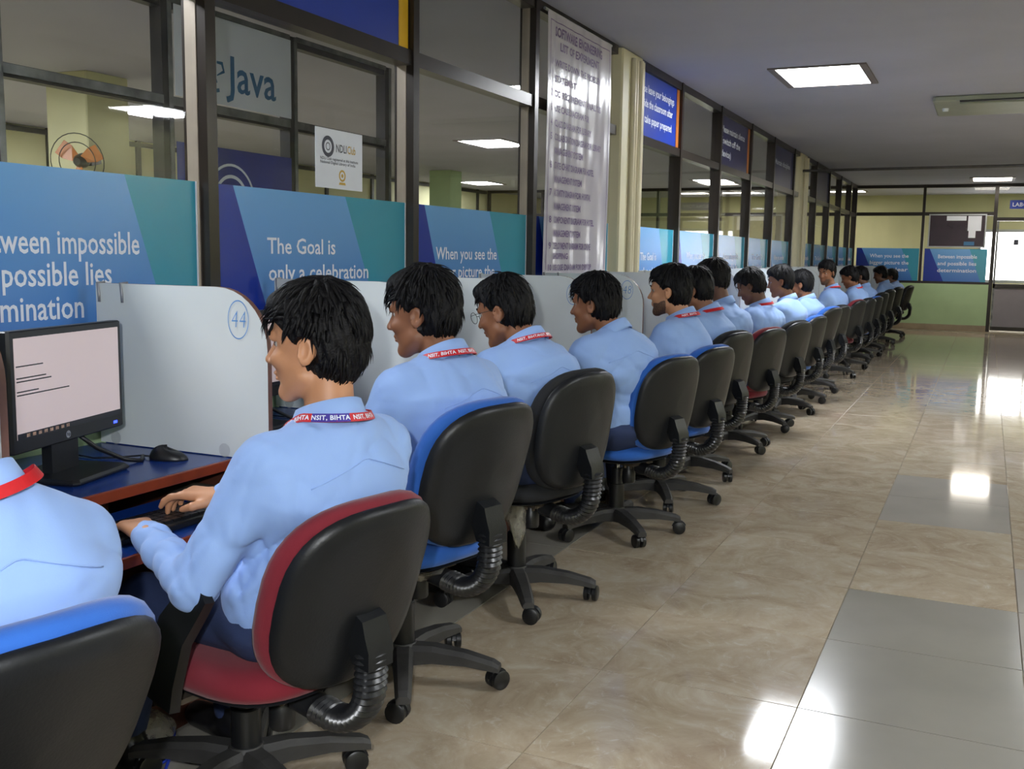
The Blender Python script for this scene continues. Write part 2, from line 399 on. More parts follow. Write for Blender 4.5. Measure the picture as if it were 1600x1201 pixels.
MB().box((0.135, YE + .05, 0.90), (1.0, YE + .056, 2.055)).build('glass_pane', 'pane_glass', dr)
MB().box((0.095, YE + .05, 2.125), (1.06, YE + .056, ZC - .06)).build('glass_pane', 'pane_glass', dr)
MB().box((0.40, YE + .035, 1.62), (0.48, YE + .045, 1.72)).build('door_sticker', 'print_dark', dr)
w5 = MB().box((1.12, YE, 0), (3.6, YE + .12, ZC)).build('wall_end_right', 'wall_green'); tag(w5, kind='structure')
# corridor behind the end wall, with a window to the outdoors
wc = MB()
YC = 24.5
wc.box((-10.6, YC, 0), (-0.22, YC + .12, ZC)); wc.box((-0.22, YC, 0), (1.9, YC + .12, 0.86)); wc.box((-0.22, YC, 2.0), (1.9, YC + .12, ZC)); wc.box((1.9, YC, 0), (3.7, YC + .12, ZC))
tag(wc.build('wall_corridor', 'wall_cream'), kind='structure')
wn = MB()
wn.box((-0.22, YC + .03, .86), (1.9, YC + .09, .92)); wn.box((-0.22, YC + .03, 1.94), (1.9, YC + .09, 2.0)); wn.box((-.22, YC + .03, .92), (-.17, YC + .09, 1.94)); wn.box((1.85, YC + .03, .92), (1.9, YC + .09, 1.94))
w1 = wn.build('window_1', 'aluminium'); tag(w1, kind='structure')
MB().box((0.82, YC + .04, .92), (0.86, YC + .08, 1.94)).build('mullion', 'aluminium', w1)
MB().box((-.17, YC + .055, .92), (.82, YC + .06, 1.94)).build('glass_pane', 'pane_glass', w1)
MB().box((.86, YC + .055, .92), (1.85, YC + .06, 1.94)).build('glass_pane', 'pane_glass', w1)
# outer wall of the neighbouring room and its inner partition
wo = MB().box((-10.62, -3.1, 0), (-10.5, 24.7, ZC)).build('wall_outer', 'wall_cream'); tag(wo, kind='structure')
for y in np.arange(-1, 21, 1.45): MB().box((-10.5, y, .9), (-10.46, y + .07, ZC)).build('post', 'worn_dark_frame', wo)
for z in (.9, 1.62, 2.16, 2.66): MB().box((-10.5, -3, z), (-10.45, YE, z + .06)).build('rail', 'worn_dark_frame', wo)
wi = MB().box((-4.25, -3.0, 0), (-4.15, 6.78, 0.88)).build('wall_inner', 'wall_cream'); tag(wi, kind='structure')
pin = [1.16, 2.26, 3.36, 4.45, 5.58, 6.74]
glazed(wi, 'y', -4.2, spans(pin, .07), 0.88, 2.67, 2.08, posts=pin, post_w=.07, dep=.08, fm='worn_dark_frame')
for a, b in spans(pin, .07):
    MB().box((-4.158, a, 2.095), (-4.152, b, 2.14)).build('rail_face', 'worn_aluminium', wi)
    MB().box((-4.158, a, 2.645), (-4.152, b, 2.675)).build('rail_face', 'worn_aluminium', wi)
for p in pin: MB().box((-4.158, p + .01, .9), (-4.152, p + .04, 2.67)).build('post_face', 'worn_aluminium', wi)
for nm, x, y, w in (('trim_3', -7.0, 6.55, .46), ('trim_4', -8.75, 16.1, .42)):
    tag(MB().bevel_box((x - w / 2, y - w / 2, 0), (x + w / 2, y + w / 2, ZC), .01).build(nm, 'wall_green' if nm == 'trim_4' else 'wall_cream'), kind='structure')

# ceiling pipe crossing the room at the second pillar
tag(MB().cyl((XW - .05, 14.62, 2.50), (3.6, 14.62, 2.53), .018, n=12).build('ceiling_pipe', 'steel_pipe', smooth=True), 'dark metal pipe running across the room under the ceiling', 'pipe')

# ------------------------------------------------------------------ ceiling lights
def panel(x, y, lab, grp, sx=.72, sy=.92, dm='lamp_diffuser'):
    t = empty('ceiling_light', (x, y, ZC)); tag(t, lab, 'ceiling light', grp)
    f = MB(); a, b = sx / 2, sy / 2; w = .055
    for lo, hi in (((-a, -b, -.012), (-a + w, b, 0)), ((a - w, -b, -.012), (a, b, 0)), ((-a + w, -b, -.012), (a - w, -b + .03, 0)), ((-a + w, b - .03, -.012), (a - w, b, 0))): f.box(lo, hi)
    f.build('frame', 'lamp_frame', t)
    MB().box((-a + w, -b + .03, -.006), (a - w, b - .03, -.001)).build('diffuser', dm, t)
    return t
panel(-1.27, 8.57, 'square recessed ceiling light nearest the camera, bright white with grey frame', 'ceiling light panels of the lab')
panel(-0.03, 20.0, 'ceiling light at the far end of the lab near the door', 'ceiling light panels of the lab', dm='lamp_diffuser_dim')
for x, y, l in ((1.9, 3.2, 'added ceiling light right of the camera, outside the picture'), (3.1, 8.4, 'added ceiling light right of the nearest visible one, outside the picture'), (1.06, 12.25, 'added ceiling light before the pipe, outside the picture'), (1.9, -1.9, 'added ceiling light behind the camera, outside the picture')):
    panel(x, y, l, 'added ceiling lights outside the picture')  # invented panels beyond the frame, put in to light the lab
for x, y, l in ((-8.15, 8.45, 'ceiling light seen left of the first post, above the wide quote banner'), (-5.95, 12.25, 'ceiling light seen through the pane left of the hanging chart'),
                (-9.45, 18.9, 'small far ceiling light seen low in the pane left of the hanging chart'), (-4.8, 19.4, 'far ceiling light seen through the panes right of the cream pillar')):
    panel(x, y, l, 'ceiling lights of the neighbouring room')
for x, l in ((-5.2, 'added corridor ceiling light behind the end of the neighbouring room'), (-2.95, 'added corridor ceiling light behind the corner of the two partitions'), (1.4, 'added corridor ceiling light behind the door, by the window')):
    panel(x, 22.9, l, 'added corridor ceiling lights', 1.1, .6, 'lamp_diffuser_dim')  # no corridor lamps are known; these are added to light it
for x, y, l in ((-3.3, 1.6, 'added ceiling light between the two partitions, outside the picture'), (-6.4, 4.2, 'added ceiling light behind the inner partition, outside the picture'), (-9.3, 6.0, 'added ceiling light by the outer wall, outside the picture')):
    panel(x, y, l, 'ceiling lights of the neighbouring room')  # extra panels added out of view to brighten the neighbouring room
# ceiling cassette air conditioner
t = empty('air_conditioner', (0.1, 10.45, ZC)); tag(t, 'grey green ceiling air conditioner with a dark slot', 'air conditioner')
MB().bevel_box((-.64, -.5, -.05), (.64, .5, 0), .02).build('casing', 'ac_grey', t)
MB().box((-.42, -.505, -.055), (.6, -.44, -.045)).build('slot', 'black_plastic', t)
MB().box((-.42, -.40, -.062), (.6, .30, -.05)).build('grille', 'ac_grey', t)
MB().lathe([(.0, -.075), (.025, -.075), (.03, -.05)], 12, (-.55, -.05, 0)).build('sensor', 'print_white', t, smooth=True)

# ------------------------------------------------------------------ banners, signs, posters
def on_left(x):   # map (y, z) on a plane facing +x
    return lambda u, v: (x, u, v)
def banner(y0, y1, m, label, lines=(), z0=0.925, z1=1.529, x=XW + .006):
    t = empty('quote_banner', (x, y0, z0)); tag(t, label, 'banner', 'blue quote banners on the glass partition')
    w, h = y1 - y0, z1 - z0
    # panel built in its own plane (x = width, y = height), stood up against the glass
    p = MB().box((0, 0, 0), (w, h, .004)).build('panel', m, t); p.rotation_euler = (pi / 2, 0, pi / 2)
    MB().box((-.001, w, 0), (.006, w + .006, h)).build('edge_strip', 'print_white', t)
    if lines: lettering(lines, 'print_white', lambda u, v: (.0055, u - y0, v - z0), t)
    return t
banner(1.44, 2.725, 'banner_wide', 'wide light blue banner reading impossible, possible lies, determination, left of the first post',
       [('between impossible', 2.466, 1.285, .098, 'RIGHT', .60), ('and possible lies', 2.35, 1.193, .098, 'RIGHT', .53), ('determination', 2.24, 1.097, .098, 'RIGHT', .47)])
banner(2.80, 4.095, 'banner_goal', 'blue banner reading The Goal is only a celebration',
       [('The Goal is', 3.10, 1.292, .085, 'LEFT', .44), ('only a celebration', 3.105, 1.192, .085, 'LEFT', .68)])
banner(4.16, 5.455, 'banner_goal', 'blue banner reading When you see the bigger picture, behind the second and third seated men',
       [('When you see the', 4.39, 1.274, .085, 'LEFT', .68), ('bigger picture the', 4.36, 1.183, .085, 'LEFT', .68)])
banner(5.525, 6.86, 'banner_goal', 'blue banner mostly hidden behind the hanging white chart')
banner(7.40, 8.51, 'banner_goal', 'blue banner just right of the cream pillar reading The Goal is', [('The Goal is', 7.62, 1.275, .085, 'LEFT', .42), ('only a celebration', 7.62, 1.16, .085, 'LEFT', .62)])
lab2 = ['second blue banner right of the cream pillar, with glare', 'third blue banner right of the cream pillar', 'fourth blue banner right of the cream pillar', 'fifth blue banner, just before the second pillar', 'first blue banner past the second pillar', 'second blue banner past the second pillar', 'third blue banner past the second pillar', 'fourth blue banner past the second pillar', 'last blue banner of the side partition, beside the corner']
tx = [('When you see the', 'bigger picture the'), ('between impossible', 'and possible lies'), ('The Goal is', 'only a celebration')]
for k, (a, b) in enumerate([(8.58, 9.92), (9.98, 11.32), (11.38, 12.62), (12.68, 14.03), (15.0, 15.97), (16.03, 17.37), (17.43, 18.77), (18.83, 20.17), (20.23, 21.12)]):
    L = tx[k % 3]; w = (b - a) * .5
    banner(a, b, 'banner_goal', lab2[k], [(L[0], a + .28 * (b - a), 1.29, .085, 'LEFT', w), (L[1], a + .28 * (b - a), 1.18, .085, 'LEFT', w)])
def banner_end(x0, x1, label, lines):
    t = empty('quote_banner', (x0, YE + .005, .925)); tag(t, label, 'banner', 'blue quote banners on the end wall')
    p = MB().box((0, 0, 0), (x1 - x0, .615, .004)).build('panel', 'banner_end', t); p.rotation_euler = (pi / 2, 0, 0)
    lettering([(s, x0 + .22 * (x1 - x0) , 1.36 - .13 * i, .1, 'LEFT', .62 * (x1 - x0)) for i, s in enumerate(lines)], 'print_white', lambda u, v: (u - x0, -.0055, v - .925), t)
banner_end(-2.36, -1.215, 'left blue banner on the end wall reading When you see the', ('When you see the', 'bigger picture the', 'goal is clear'))
banner_end(-1.12, -.03, 'right blue banner on the end wall, under the dark notice board', ('Between impossible', 'and possible lies', 'determination'))

def sign(y0, y1, m, edge, label, lines=()):
    t = empty('notice_sign', (XW + .01, y0, 2.205)); tag(t, label, 'sign', 'blue notice signs above the transom')
    MB().box((0, 0, 0), (.012, y1 - y0, .47)).build('panel', m, t)
    MB().box((0, y1 - y0, 0), (.016, y1 - y0 + .075, .47)).build('edge_strip', edge, t)
    if lines: lettering(lines, 'print_white', lambda u, v: (.0135, u - y0, v - 2.205), t)
sign(2.80, 4.02, 'sign_blue', 'sign_yellow', 'bright blue sign with a yellow edge at the top, above the goal banner',
     [('Maintain', 3.55, 2.56, .085, 'LEFT', None), ('Silence', 3.60, 2.375, .085, 'LEFT', .3)])
sign(7.41, 8.44, 'sign_blue', 'sign_orange', 'bright blue sign with three white lines, right of the cream pillar',
     [('Please leave your belongings', 7.43, 2.53, .085, 'LEFT', .93), ('outside the classroom after', 7.43, 2.425, .085, 'LEFT', .90), ('you take paper prepared', 7.43, 2.31, .085, 'LEFT', .88)])
sign(9.98, 11.22, 'sign_dark_blue', 'sign_orange', 'dark blue sign with an orange edge, second right of the cream pillar',
     [('Please maintain silence', 10.05, 2.52, .09, 'LEFT', 1.0), ('(switch off the', 10.05, 2.41, .09, 'LEFT', .8), ('device)', 10.05, 2.29, .09, 'LEFT', .4)])
sign(12.70, 13.95, 'sign_dark_blue', 'sign_dark_blue', 'dark blue sign just before the second pillar', [('Maintain discipline', 12.8, 2.45, .09, 'LEFT', 1.0)])
sign(16.05, 17.30, 'sign_dark_blue', 'sign_dark_blue', 'dim violet sign past the second pillar')

# hanging vinyl chart
def wav(u, v): return XW + .066 + .004 * sin(u * 24 + v * 2) * (.4 + .6 * (2.72 - v)) + .002 * sin(u * 41 - v * 4)
t = empty('hanging_chart', (0, 0, 0)); tag(t, 'tall white vinyl chart headed SOFTWARE ENGINEERING hanging beside the cream pillar', 'chart')
b = MB(); NU, NV = 40, 30; y0, y1, z0, z1 = 5.60, 6.685, 1.185, 2.70
g1 = [[(wav(y0 + (y1 - y0) * i / NU, z0 + (z1 - z0) * j / NV), y0 + (y1 - y0) * i / NU, z0 + (z1 - z0) * j / NV) for i in range(NU + 1)] for j in range(NV + 1)]
b.rings([r + [(p[0] - .002, p[1], p[2]) for p in reversed(r)] for r in g1]); b.build('sheet', 'chart_vinyl', t, smooth=60)
MB().cyl((XW + .055, y0 - .03, z1), (XW + .055, y1 + .03, z1), .009, n=8).build('top_rod', 'aluminium', t)
bd = MB()
for (u0, v0, u1, v1) in ((y0 + .03, z1 - .05, y1 - .03, z1 - .044), (y0 + .03, z0 + .03, y0 + .036, z1 - .05), (y1 - .036, z0 + .03, y1 - .03, z1 - .05)):
    for q in range(24):
        a, c_ = q / 24, (q + 1) / 24
        if u1 - u0 > v1 - v0: qs = [(u0 + (u1 - u0) * a, v0), (u0 + (u1 - u0) * c_, v0), (u0 + (u1 - u0) * c_, v1), (u0 + (u1 - u0) * a, v1)]
        else: qs = [(u0, v0 + (v1 - v0) * a), (u1, v0 + (v1 - v0) * a), (u1, v0 + (v1 - v0) * c_), (u0, v0 + (v1 - v0) * c_)]
        bd.add([(wav(u, v) + .0015, u, v) for u, v in qs], [(0, 1, 2, 3)])
bd.build('border', 'print_purple', t)
CL = [('SOFTWARE ENGINEERING', 5.71, 2.575, .075, .80), ('LIST OF EXPERIMENT', 5.78, 2.50, .065, .66),
      ('1', 5.655, 2.405, .055, None), ('WRITE DOWN THE PROBLEM', 5.72, 2.405, .055, .76), ('STATEMENT', 5.72, 2.315, .055, .34), ('2', 5.655, 2.23, .055, None), ('DO REQUIREMENT ANALYSIS', 5.72, 2.23, .055, .78), ('3', 5.655, 2.145, .055, None), ('USE CASE DIAGRAM FOR', 5.72, 2.145, .055, .58),
      ('4', 5.655, 2.06, .055, None), ('CLASS DIAGRAM FOR LIBRARY', 5.72, 2.06, .055, .62), ('5', 5.655, 1.98, .055, None), ('COLLABORATION DIAGRAM FOR LIBRARY', 5.72, 1.98, .055, .80), ('MANAGEMENT SYSTEM', 5.72, 1.90, .055, .46),
      ('6', 5.655, 1.815, .055, None), ('STATE CHART DIAGRAM FOR HOTEL', 5.72, 1.815, .055, .68), ('MANAGEMENT SYSTEM', 5.72, 1.735, .055, .45), ('7', 5.655, 1.655, .055, None), ('ACTIVITY DIAGRAM FOR HOSPITAL', 5.72, 1.655, .055, .64), ('MANAGEMENT SYSTEM', 5.72, 1.575, .055, .44),
      ('8', 5.655, 1.495, .055, None), ('COMPONENT DIAGRAM FOR HOTEL', 5.72, 1.495, .055, .70), ('MANAGEMENT SYSTEM', 5.72, 1.415, .055, .45), ('9', 5.655, 1.34, .055, None), ('DEPLOYMENT DIAGRAM FOR ONLINE', 5.72, 1.34, .055, .66), ('SHOPPING', 5.72, 1.28, .05, .24), ('10', 5.645, 1.212, .05, None), ('USE CASE DIAGRAM FOR DESKTOP', 5.72, 1.212, .05, .68)]
lettering([(s, u, v, sz, 'LEFT', w) for s, u, v, sz, w in CL], 'print_purple', lambda u, v: (wav(u, v) + .0028, u, v), t, bold=.03)

# NDLI poster on the glass
t = empty('paper_notice', (XW + .005, 3.415, 1.557)); tag(t, 'white paper notice with an NDLI Club logo taped to the glass', 'poster')
MB().box((0, 0, 0), (.0015, .335, .235)).build('sheet', 'paper_white', t)
def ring(b, u, v, r0, r1, x, n=28, su=1.0):
    b.add([(x, u + su * r * cos(2 * pi * k / n), v + r * sin(2 * pi * k / n)) for r in (r0, r1) for k in range(n)], [(k, (k + 1) % n, n + (k + 1) % n, n + k) for k in range(n)])
b = MB(); ring(b, .085, .165, .026, .042, .0022); ring(b, .085, .165, .012, .016, .0022); b.build('emblem', 'print_dark', t)
lettering([('NDLI', .14, .148, .045, 'LEFT', .075)], 'print_dark', lambda u, v: (.0022, u, v), t)
lettering([('Club', .222, .148, .045, 'LEFT', .06)], 'print_gold', lambda u, v: (.0022, u, v), t)
lettering([('NDLI Club registered at this institute', .03, .112, .016, 'LEFT', .27), ('National Digital Library of India', .03, .097, .016, 'LEFT', .25)], 'print_dark', lambda u, v: (.0022, u, v), t)
b = MB(); ring(b, .185, .055, .016, .024, .0022); ring(b, .185, .055, .0, .008, .0022); b.add([(.0022, .16, .018), (.0022, .21, .018), (.0022, .205, .028), (.0022, .165, .028)], [(0, 1, 2, 3)]); b.build('emblem', 'print_gold', t)

# Java poster and navy poster on the inner partition
t = empty('java_poster', (-4.15, 4.50, 2.15)); tag(t, 'white poster with the word Java behind the glass', 'poster')
MB().box((0, 0, 0), (.003, 1.045, .49)).build('sheet', 'paper_white', t)
lettering([('Java', .44, .09, .29, 'LEFT', .47)], 'print_steel_blue', lambda u, v: (.0042, u, v), t)
b = MB()
def swoosh(pts, w):
    P = np.array(pts); n = len(P); L = []; R_ = []
    for i in range(n):
        d = P[min(i + 1, n - 1)] - P[max(i - 1, 0)]; d = d / np.linalg.norm(d); q = np.array([-d[1], d[0]]) * w * sin(pi * (i + .4) / (n + .3))
        L.append(P[i] + q); R_.append(P[i] - q)
    b.add([(.0042, *p) for p in L] + [(.0042, *p) for p in R_], [(i, i + 1, n + i + 1, n + i) for i in range(n - 1)])
swoosh([(.17, .13), (.22, .10), (.28, .105), (.34, .13)], .016); swoosh([(.2, .17), (.26, .15), (.32, .16)], .012); swoosh([(.15, .08), (.24, .05), (.36, .08)], .014)
swoosh([(.34, .16), (.40, .19), (.385, .235), (.34, .235)], .012); swoosh([(.26, .2), (.23, .26), (.29, .31), (.26, .38)], .012); swoosh([(.30, .2), (.285, .24), (.32, .28)], .01)
b.build('cup_logo', 'print_steel_blue', t)
t = empty('navy_poster', (-4.15, 4.50, 1.20)); tag(t, 'navy blue poster with a pale ring emblem, behind the glass below the Java poster', 'poster')
MB().box((0, 0, 0), (.003, 1.04, .70)).build('sheet', 'poster_navy', t)
b = MB(); ring(b, .45, .40, .20, .215, .0042, 40); ring(b, .45, .40, .13, .15, .0042, 36); ring(b, .45, .40, .02, .05, .0042, 20); ring(b, .85, .42, .02, .05, .0042, 20); b.build('emblem', 'print_white', t)
MB().add([(.0042, .16, .05), (.0042, .28, .05), (.0042, .28, .58), (.0042, .2, .6)], [(0, 1, 2, 3)]).build('pale_stripe', 'paper_white', t)
# wall fan on the pillar of the neighbouring room
t = empty('wall_fan', (-6.65, 6.15, 2.0)); tag(t, 'wall fan on the cream pillar behind the first pane', 'fan'); t.rotation_euler = (radians(10), 0, radians(20))
MB().lathe([(.0, -.04), (.05, -.04), (.06, 0), (.05, .06), (.03, .1)], 16, ax='y').build('motor', 'black_plastic', t, smooth=True)
for k in range(3):
    a = 2 * pi * k / 3 + .4; bl = MB(); pr = []
    for r, w, tw in ((.04, .03, .02), (.12, .06, .02), (.19, .06, .015)):
        c = np.array([r * cos(a), -.05, r * sin(a)]); s_ = np.array([-sin(a), 0, cos(a)])
        pr.append([tuple(c - s_ * w + np.array([0, tw, 0])), tuple(c + s_ * w - np.array([0, tw, 0])), tuple(c + s_ * w - np.array([0, tw + .004, 0])), tuple(c - s_ * w + np.array([0, tw - .004, 0]))])
    bl.rings(pr).build('blade', 'sign_orange', t)
for r in (.22, .15): MB().tube([(r * cos(a), -.09, r * sin(a)) for a in np.linspace(0, 2 * pi, 28, endpoint=False)], .004, 6, closed=True).build('cage_ring', 'wire_frame', t)
MB().box((-.03, .08, -.05), (.03, .25, .03)).build('bracket', 'black_plastic', t)

# notice board, door sign
t = empty('notice_board', (-1.065, YE - .02, 1.575)); tag(t, 'dark framed notice board with pinned white papers on the end wall', 'notice board')
MB().box((0, 0, 0), (.975, .015, .60)).build('panel', 'board_maroon', t)
f = MB()
for lo, hi in (((-.012, -.008, -.012), (.987, .018, .012)), ((-.012, -.008, .588), (.987, .018, .612)), ((-.012, -.008, 0), (.012, .018, .6)), ((.963, -.008, 0), (.987, .018, .6))): f.box(lo, hi)
f.build('frame', 'aluminium', t)
MB().box((.30, -.003, .49), (.64, 0, .575)).build('paper', 'paper_white', t)
MB().box((.67, -.003, .30), (.90, 0, .575)).build('paper', 'paper_white', t)
MB().box((.69, -.003, .17), (.81, 0, .30)).build('paper', 'paper_white', t)
MB().box((.62, -.003, .03), (.80, 0, .10)).build('paper', 'print_steel_blue', t)
t = empty('room_sign', (0.29, YE + .03, 2.28)); tag(t, 'small blue room sign above the door, cut by the right edge', 'sign')
MB().box((0, 0, 0), (.75, .01, .16)).build('panel', 'sign_blue', t)
lettering([('LABORATORY', .04, .045, .1, 'LEFT', .66)], 'print_white', lambda u, v: (u, -.0015, v), t)
# ------------------------------------------------------------------ stations: desks, dividers, computers
ORD = ['first', 'second', 'third', 'fourth', 'fifth', 'sixth', 'seventh', 'eighth', 'ninth', 'tenth', 'eleventh', 'twelfth', 'thirteenth', 'fourteenth', 'fifteenth', 'sixteenth', 'seventeenth', 'eighteenth', 'nineteenth', 'twentieth', 'twenty-first', 'twenty-second', 'twenty-third']
PITCH = 0.84; DIV0 = 2.25; NST = 22
XB, XF = -2.39, -1.88
def desk_proto():
    t = empty('computer_desk'); w = PITCH / 2
    MB().box((XB, -w + .009, .70), (XF - .012, w - .009, .722)).build('desktop', 'desk_blue', t)
    MB().bevel_box((XF - .012, -w + .009, .694), (XF, w - .009, .722), .004).build('edge_band', 'desk_wood_edge', t)
    MB().box((XB, -w + .009, .04), (XF - .05, -w + .027, .70)).build('side_panel', 'desk_wood_panel', t)
    MB().box((XB, -w + .027, .25), (XB + .018, w - .009, .70)).build('modesty_panel', 'desk_wood_panel', t)
    MB().box((-1.985, -w + .05, .615), (-1.665, w - .03, .632)).build('keyboard_tray', 'desk_blue', t)
    MB().box((-1.665, -w + .05, .610), (-1.655, w - .03, .634)).build('tray_edge', 'desk_wood_edge', t)
    for s in (-w + .035, w - .03): MB().box((-2.2, s, .60), (-1.69, s + .014, .64)).build('tray_runner', 'mechanism_metal', t)
    MB().box((-2.30, -w + .027, 0), (-1.93, w - .009, .10)).build('kick_board', 'desk_wood_panel', t)
    return t
def keyboard_proto():
    t = empty('keyboard')
    MB().bevel_box((-.07, -.215, 0), (.07, .215, .016), .006).build('case', 'black_plastic', t)
    k = MB()
    for r in range(5):
        for c in range(15):
            x = -.054 + r * .0215; y = -.203 + c * .0275
            k.box((x, y, .016), (x + .018, y + .0235, .0225))
    o = k.build('keys', 'black_plastic', t); o['kind'] = 'stuff'
    return t
def mouse_proto():
    t = empty('mouse'); rs = []
    # rounded, higher at the back, length along x
    for q in np.linspace(0, 1, 9):
        zf = cos(q * pi / 2) ** .8; zz = .034 * sin(q * pi / 2)
        rs.append([(.055 * zf * cos(a) - .004 * q, .031 * zf * sin(a), zz * (1 - .25 * cos(a))) for a in np.linspace(0, 2 * pi, 20, endpoint=False)])
    MB().rings(rs).build('shell', 'black_plastic', t, smooth='all')
    MB().lathe([(.008, -.003), (.008, .003)], 10, (-.03, 0, .021), 'y').build('wheel', 'cable_black', t)
    MB().tube([(-.054, 0, .008), (-.09, .02, .005), (-.14, -.01, .004), (-.2, -.03, .004), (-.26, .0, .004)], .0025, 6).build('cable', 'cable_black', t, smooth='all')
    return t
def monitor_proto():
    # screen faces +x, width along y, stands on z = 0
    t = empty('monitor'); w, z0, z1 = .232, .095, .385
    MB().bevel_box((-.018, -w, z0), (.012, w, z1), .006).build('bezel', 'black_plastic', t)
    MB().bevel_box((-.05, -w * .7, z0 + .03), (-.018, w * .7, z1 - .04), .01).build('rear_housing', 'black_plastic', t)
    s = MB().box((.0105, -w + .018, z0 + .034), (.0132, w - .018, z1 - .017)).build('screen', 'screen_white', t)
    MB().box((.0134, -w + .018, z0 + .034), (.0138, w - .018, z0 + .048)).build('taskbar', 'screen_dark', s)
    b = MB()
    for k in range(8): b.box((.014, -w + .05 + k * .022, z0 + .037), (.0143, -w + .062 + k * .022, z0 + .045))
    b.build('task_icons', 'icon_colour', s)
    b = MB()
    for k, (a, l) in enumerate(((.0, .10), (.028, .11), (.036, .13), (.06, .08), (.068, .20))): b.box((.0134, -w + .022, z1 - .085 - a), (.0136, -w + .022 + l, z1 - .082 - a))
    b.build('screen_text', 'screen_dark', s)
    e = MB(); ring(e, -.02, z0 + .017, .0, .0095, .0128, 20); e.build('maker_badge', 'standoff_grey', t)
    lettering([('hp', -.0265, z0 + .013, .014, 'LEFT', .013)], 'screen_dark', lambda u, v: (.0131, u, v), t)
    MB().box((.012, w - .05, z0 + .012), (.0132, w - .034, z0 + .019)).build('power_led', 'led_blue', t)
    MB().box((-.04, -.055, .015), (-.012, .055, .16)).build('neck', 'black_plastic', t)
    MB().bevel_box((-.11, -.12, 0), (.10, .12, .016), .012).build('foot', 'black_plastic', t)
    MB().tube([(-.02, .06, .10), (-.0, .12, .05), (.05, .17, .012), (.08, .20, .004), (.05, .26, .004)], .006, 8).build('cable', 'cable_black', t, smooth='all')
    return t
def divider_proto():
    t = empty('desk_divider'); T = .009; zt = 1.20; xf = -1.765; r = .17
    prof = [(XB, .725), (xf, .725)] + [(xf - r + r * cos(a), zt - r + r * sin(a)) for a in np.linspace(0, pi / 2, 10)] + [(XB, zt)]
    n = len(prof); b = MB()
    b.add([(x, -T, z) for x, z in prof] + [(x, T, z) for x, z in prof], [tuple(range(n)), tuple(reversed(range(n, 2 * n)))])
    b.build('board', 'white_laminate', t)
    e = MB()
    for i in range(n):
        if i == n - 1: continue
        (xa, za), (xb, zb) = prof[i], prof[i + 1]
        e.add([(xa, -T, za), (xa, T, za), (xb, T, zb), (xb, -T, zb)], [(0, 1, 2, 3)])
    e.build('edge_band', 'laminate_edge', t)
    for x in (XB + .015, XB + .105):
        MB().tube([(x, -T - .002, zt - .055), (x, -T - .003, zt - .03), (x - .003, -T - .004, zt + .001), (x - .003, T + .004, zt + .002)], .005, 6, flat=.8).build('clip', 'standoff_grey', t, smooth='all')
    for x in (XB + .06, XF - .04):
        MB().lathe([(.0, -.006), (.019, -.006), (.02, 0.0)], 16, (x, -T, .742), 'y').build('standoff', 'standoff_grey', t, smooth=True)
    return t
desk0 = desk_proto(); key0 = keyboard_proto(); mou0 = mouse_proto(); mon0 = monitor_proto(); div0 = divider_proto()
index_children()
# clean, unwritten divider first; numbers are added to the individual boards that carry one
for k in range(NST + 1):
    yd = DIV0 + PITCH * (k - 1); yc = yd - PITCH / 2; nm = ORD[k] if k < len(ORD) else 'last'
    first = k == 0
    d = desk0 if first else copy_tree(desk0); d.location = (0, yc, 0)
    tag(d, ('blue topped desk with a brown edge, ' + ('beside the man cut by the left edge' if k == 0 else 'carrying the monitor in full view' if k == 1 else nm + ' desk of the row from the camera')), 'desk', 'desks of the computer row')
    v = div0 if first else copy_tree(div0); v.location = (0, yd, 0)
    tag(v, ('white desk divider with rounded corner, ' + ('nearest the camera, left of the monitor' if k == 0 else 'with a circled 44, facing the foreground man' if k == 1 else 'its circled number half hidden by a head with stubble' if k == 4 else 'with a circled 48 right of that head' if k == 5 else nm + ' from the camera')), 'divider', 'white dividers between the desks')
    if k in (1, 4, 5):
        b = MB(); n = 36
        b.add([(-1.862 + r * .036 * cos(a) , -.0105, 1.112 + r * .054 * sin(a)) for r in (1, .94) for a in np.linspace(0, 2 * pi, n, endpoint=False)], [(i, (i + 1) % n, n + (i + 1) % n, n + i) for i in range(n)])
        vv, ff = text_data(str(43 + k), .055, 'CENTER', 1.1, -.001)
        b.add([(-1.862 + p[0] * .9 + p[1] * .12, -.0105, 1.09 + p[1] * 1.25) for p in vv], ff)
        b.build('handwritten_number', 'print_blue_ink', v)
    kb = key0 if first else copy_tree(key0); kb.location = (-1.79, yc + (.06 if k == 1 else .0), .633); kb.rotation_euler = (0, 0, radians(-4))
    tag(kb, ('black keyboard under the hands of the man with the lanyard in front' if k == 1 else 'black keyboard on the tray of the %s desk from the camera' % nm), 'keyboard', 'keyboards on the trays')
    mo = mou0 if first else copy_tree(mou0); mo.location = (-2.03, yc + .31, .722); mo.rotation_euler = (0, 0, radians(20))
    tag(mo, ('glossy black mouse on the blue desk right of the monitor' if k == 1 else 'black mouse on the %s desk from the camera' % nm), 'mouse', 'mice on the desks')
    mn = mon0 if first else copy_tree(mon0)
    if k == 1: mn.location = (-2.10, 1.865, .722); mn.rotation_euler = (0, 0, radians(14))
    else: mn.location = (-2.16, yc - .02, .722); mn.rotation_euler = (0, 0, radians(3))
    tag(mn, ('black monitor with a pale screen and blue power light, at the left edge' if k == 1 else 'black monitor on the %s desk from the camera' % nm), 'monitor', 'monitors of the computer row')

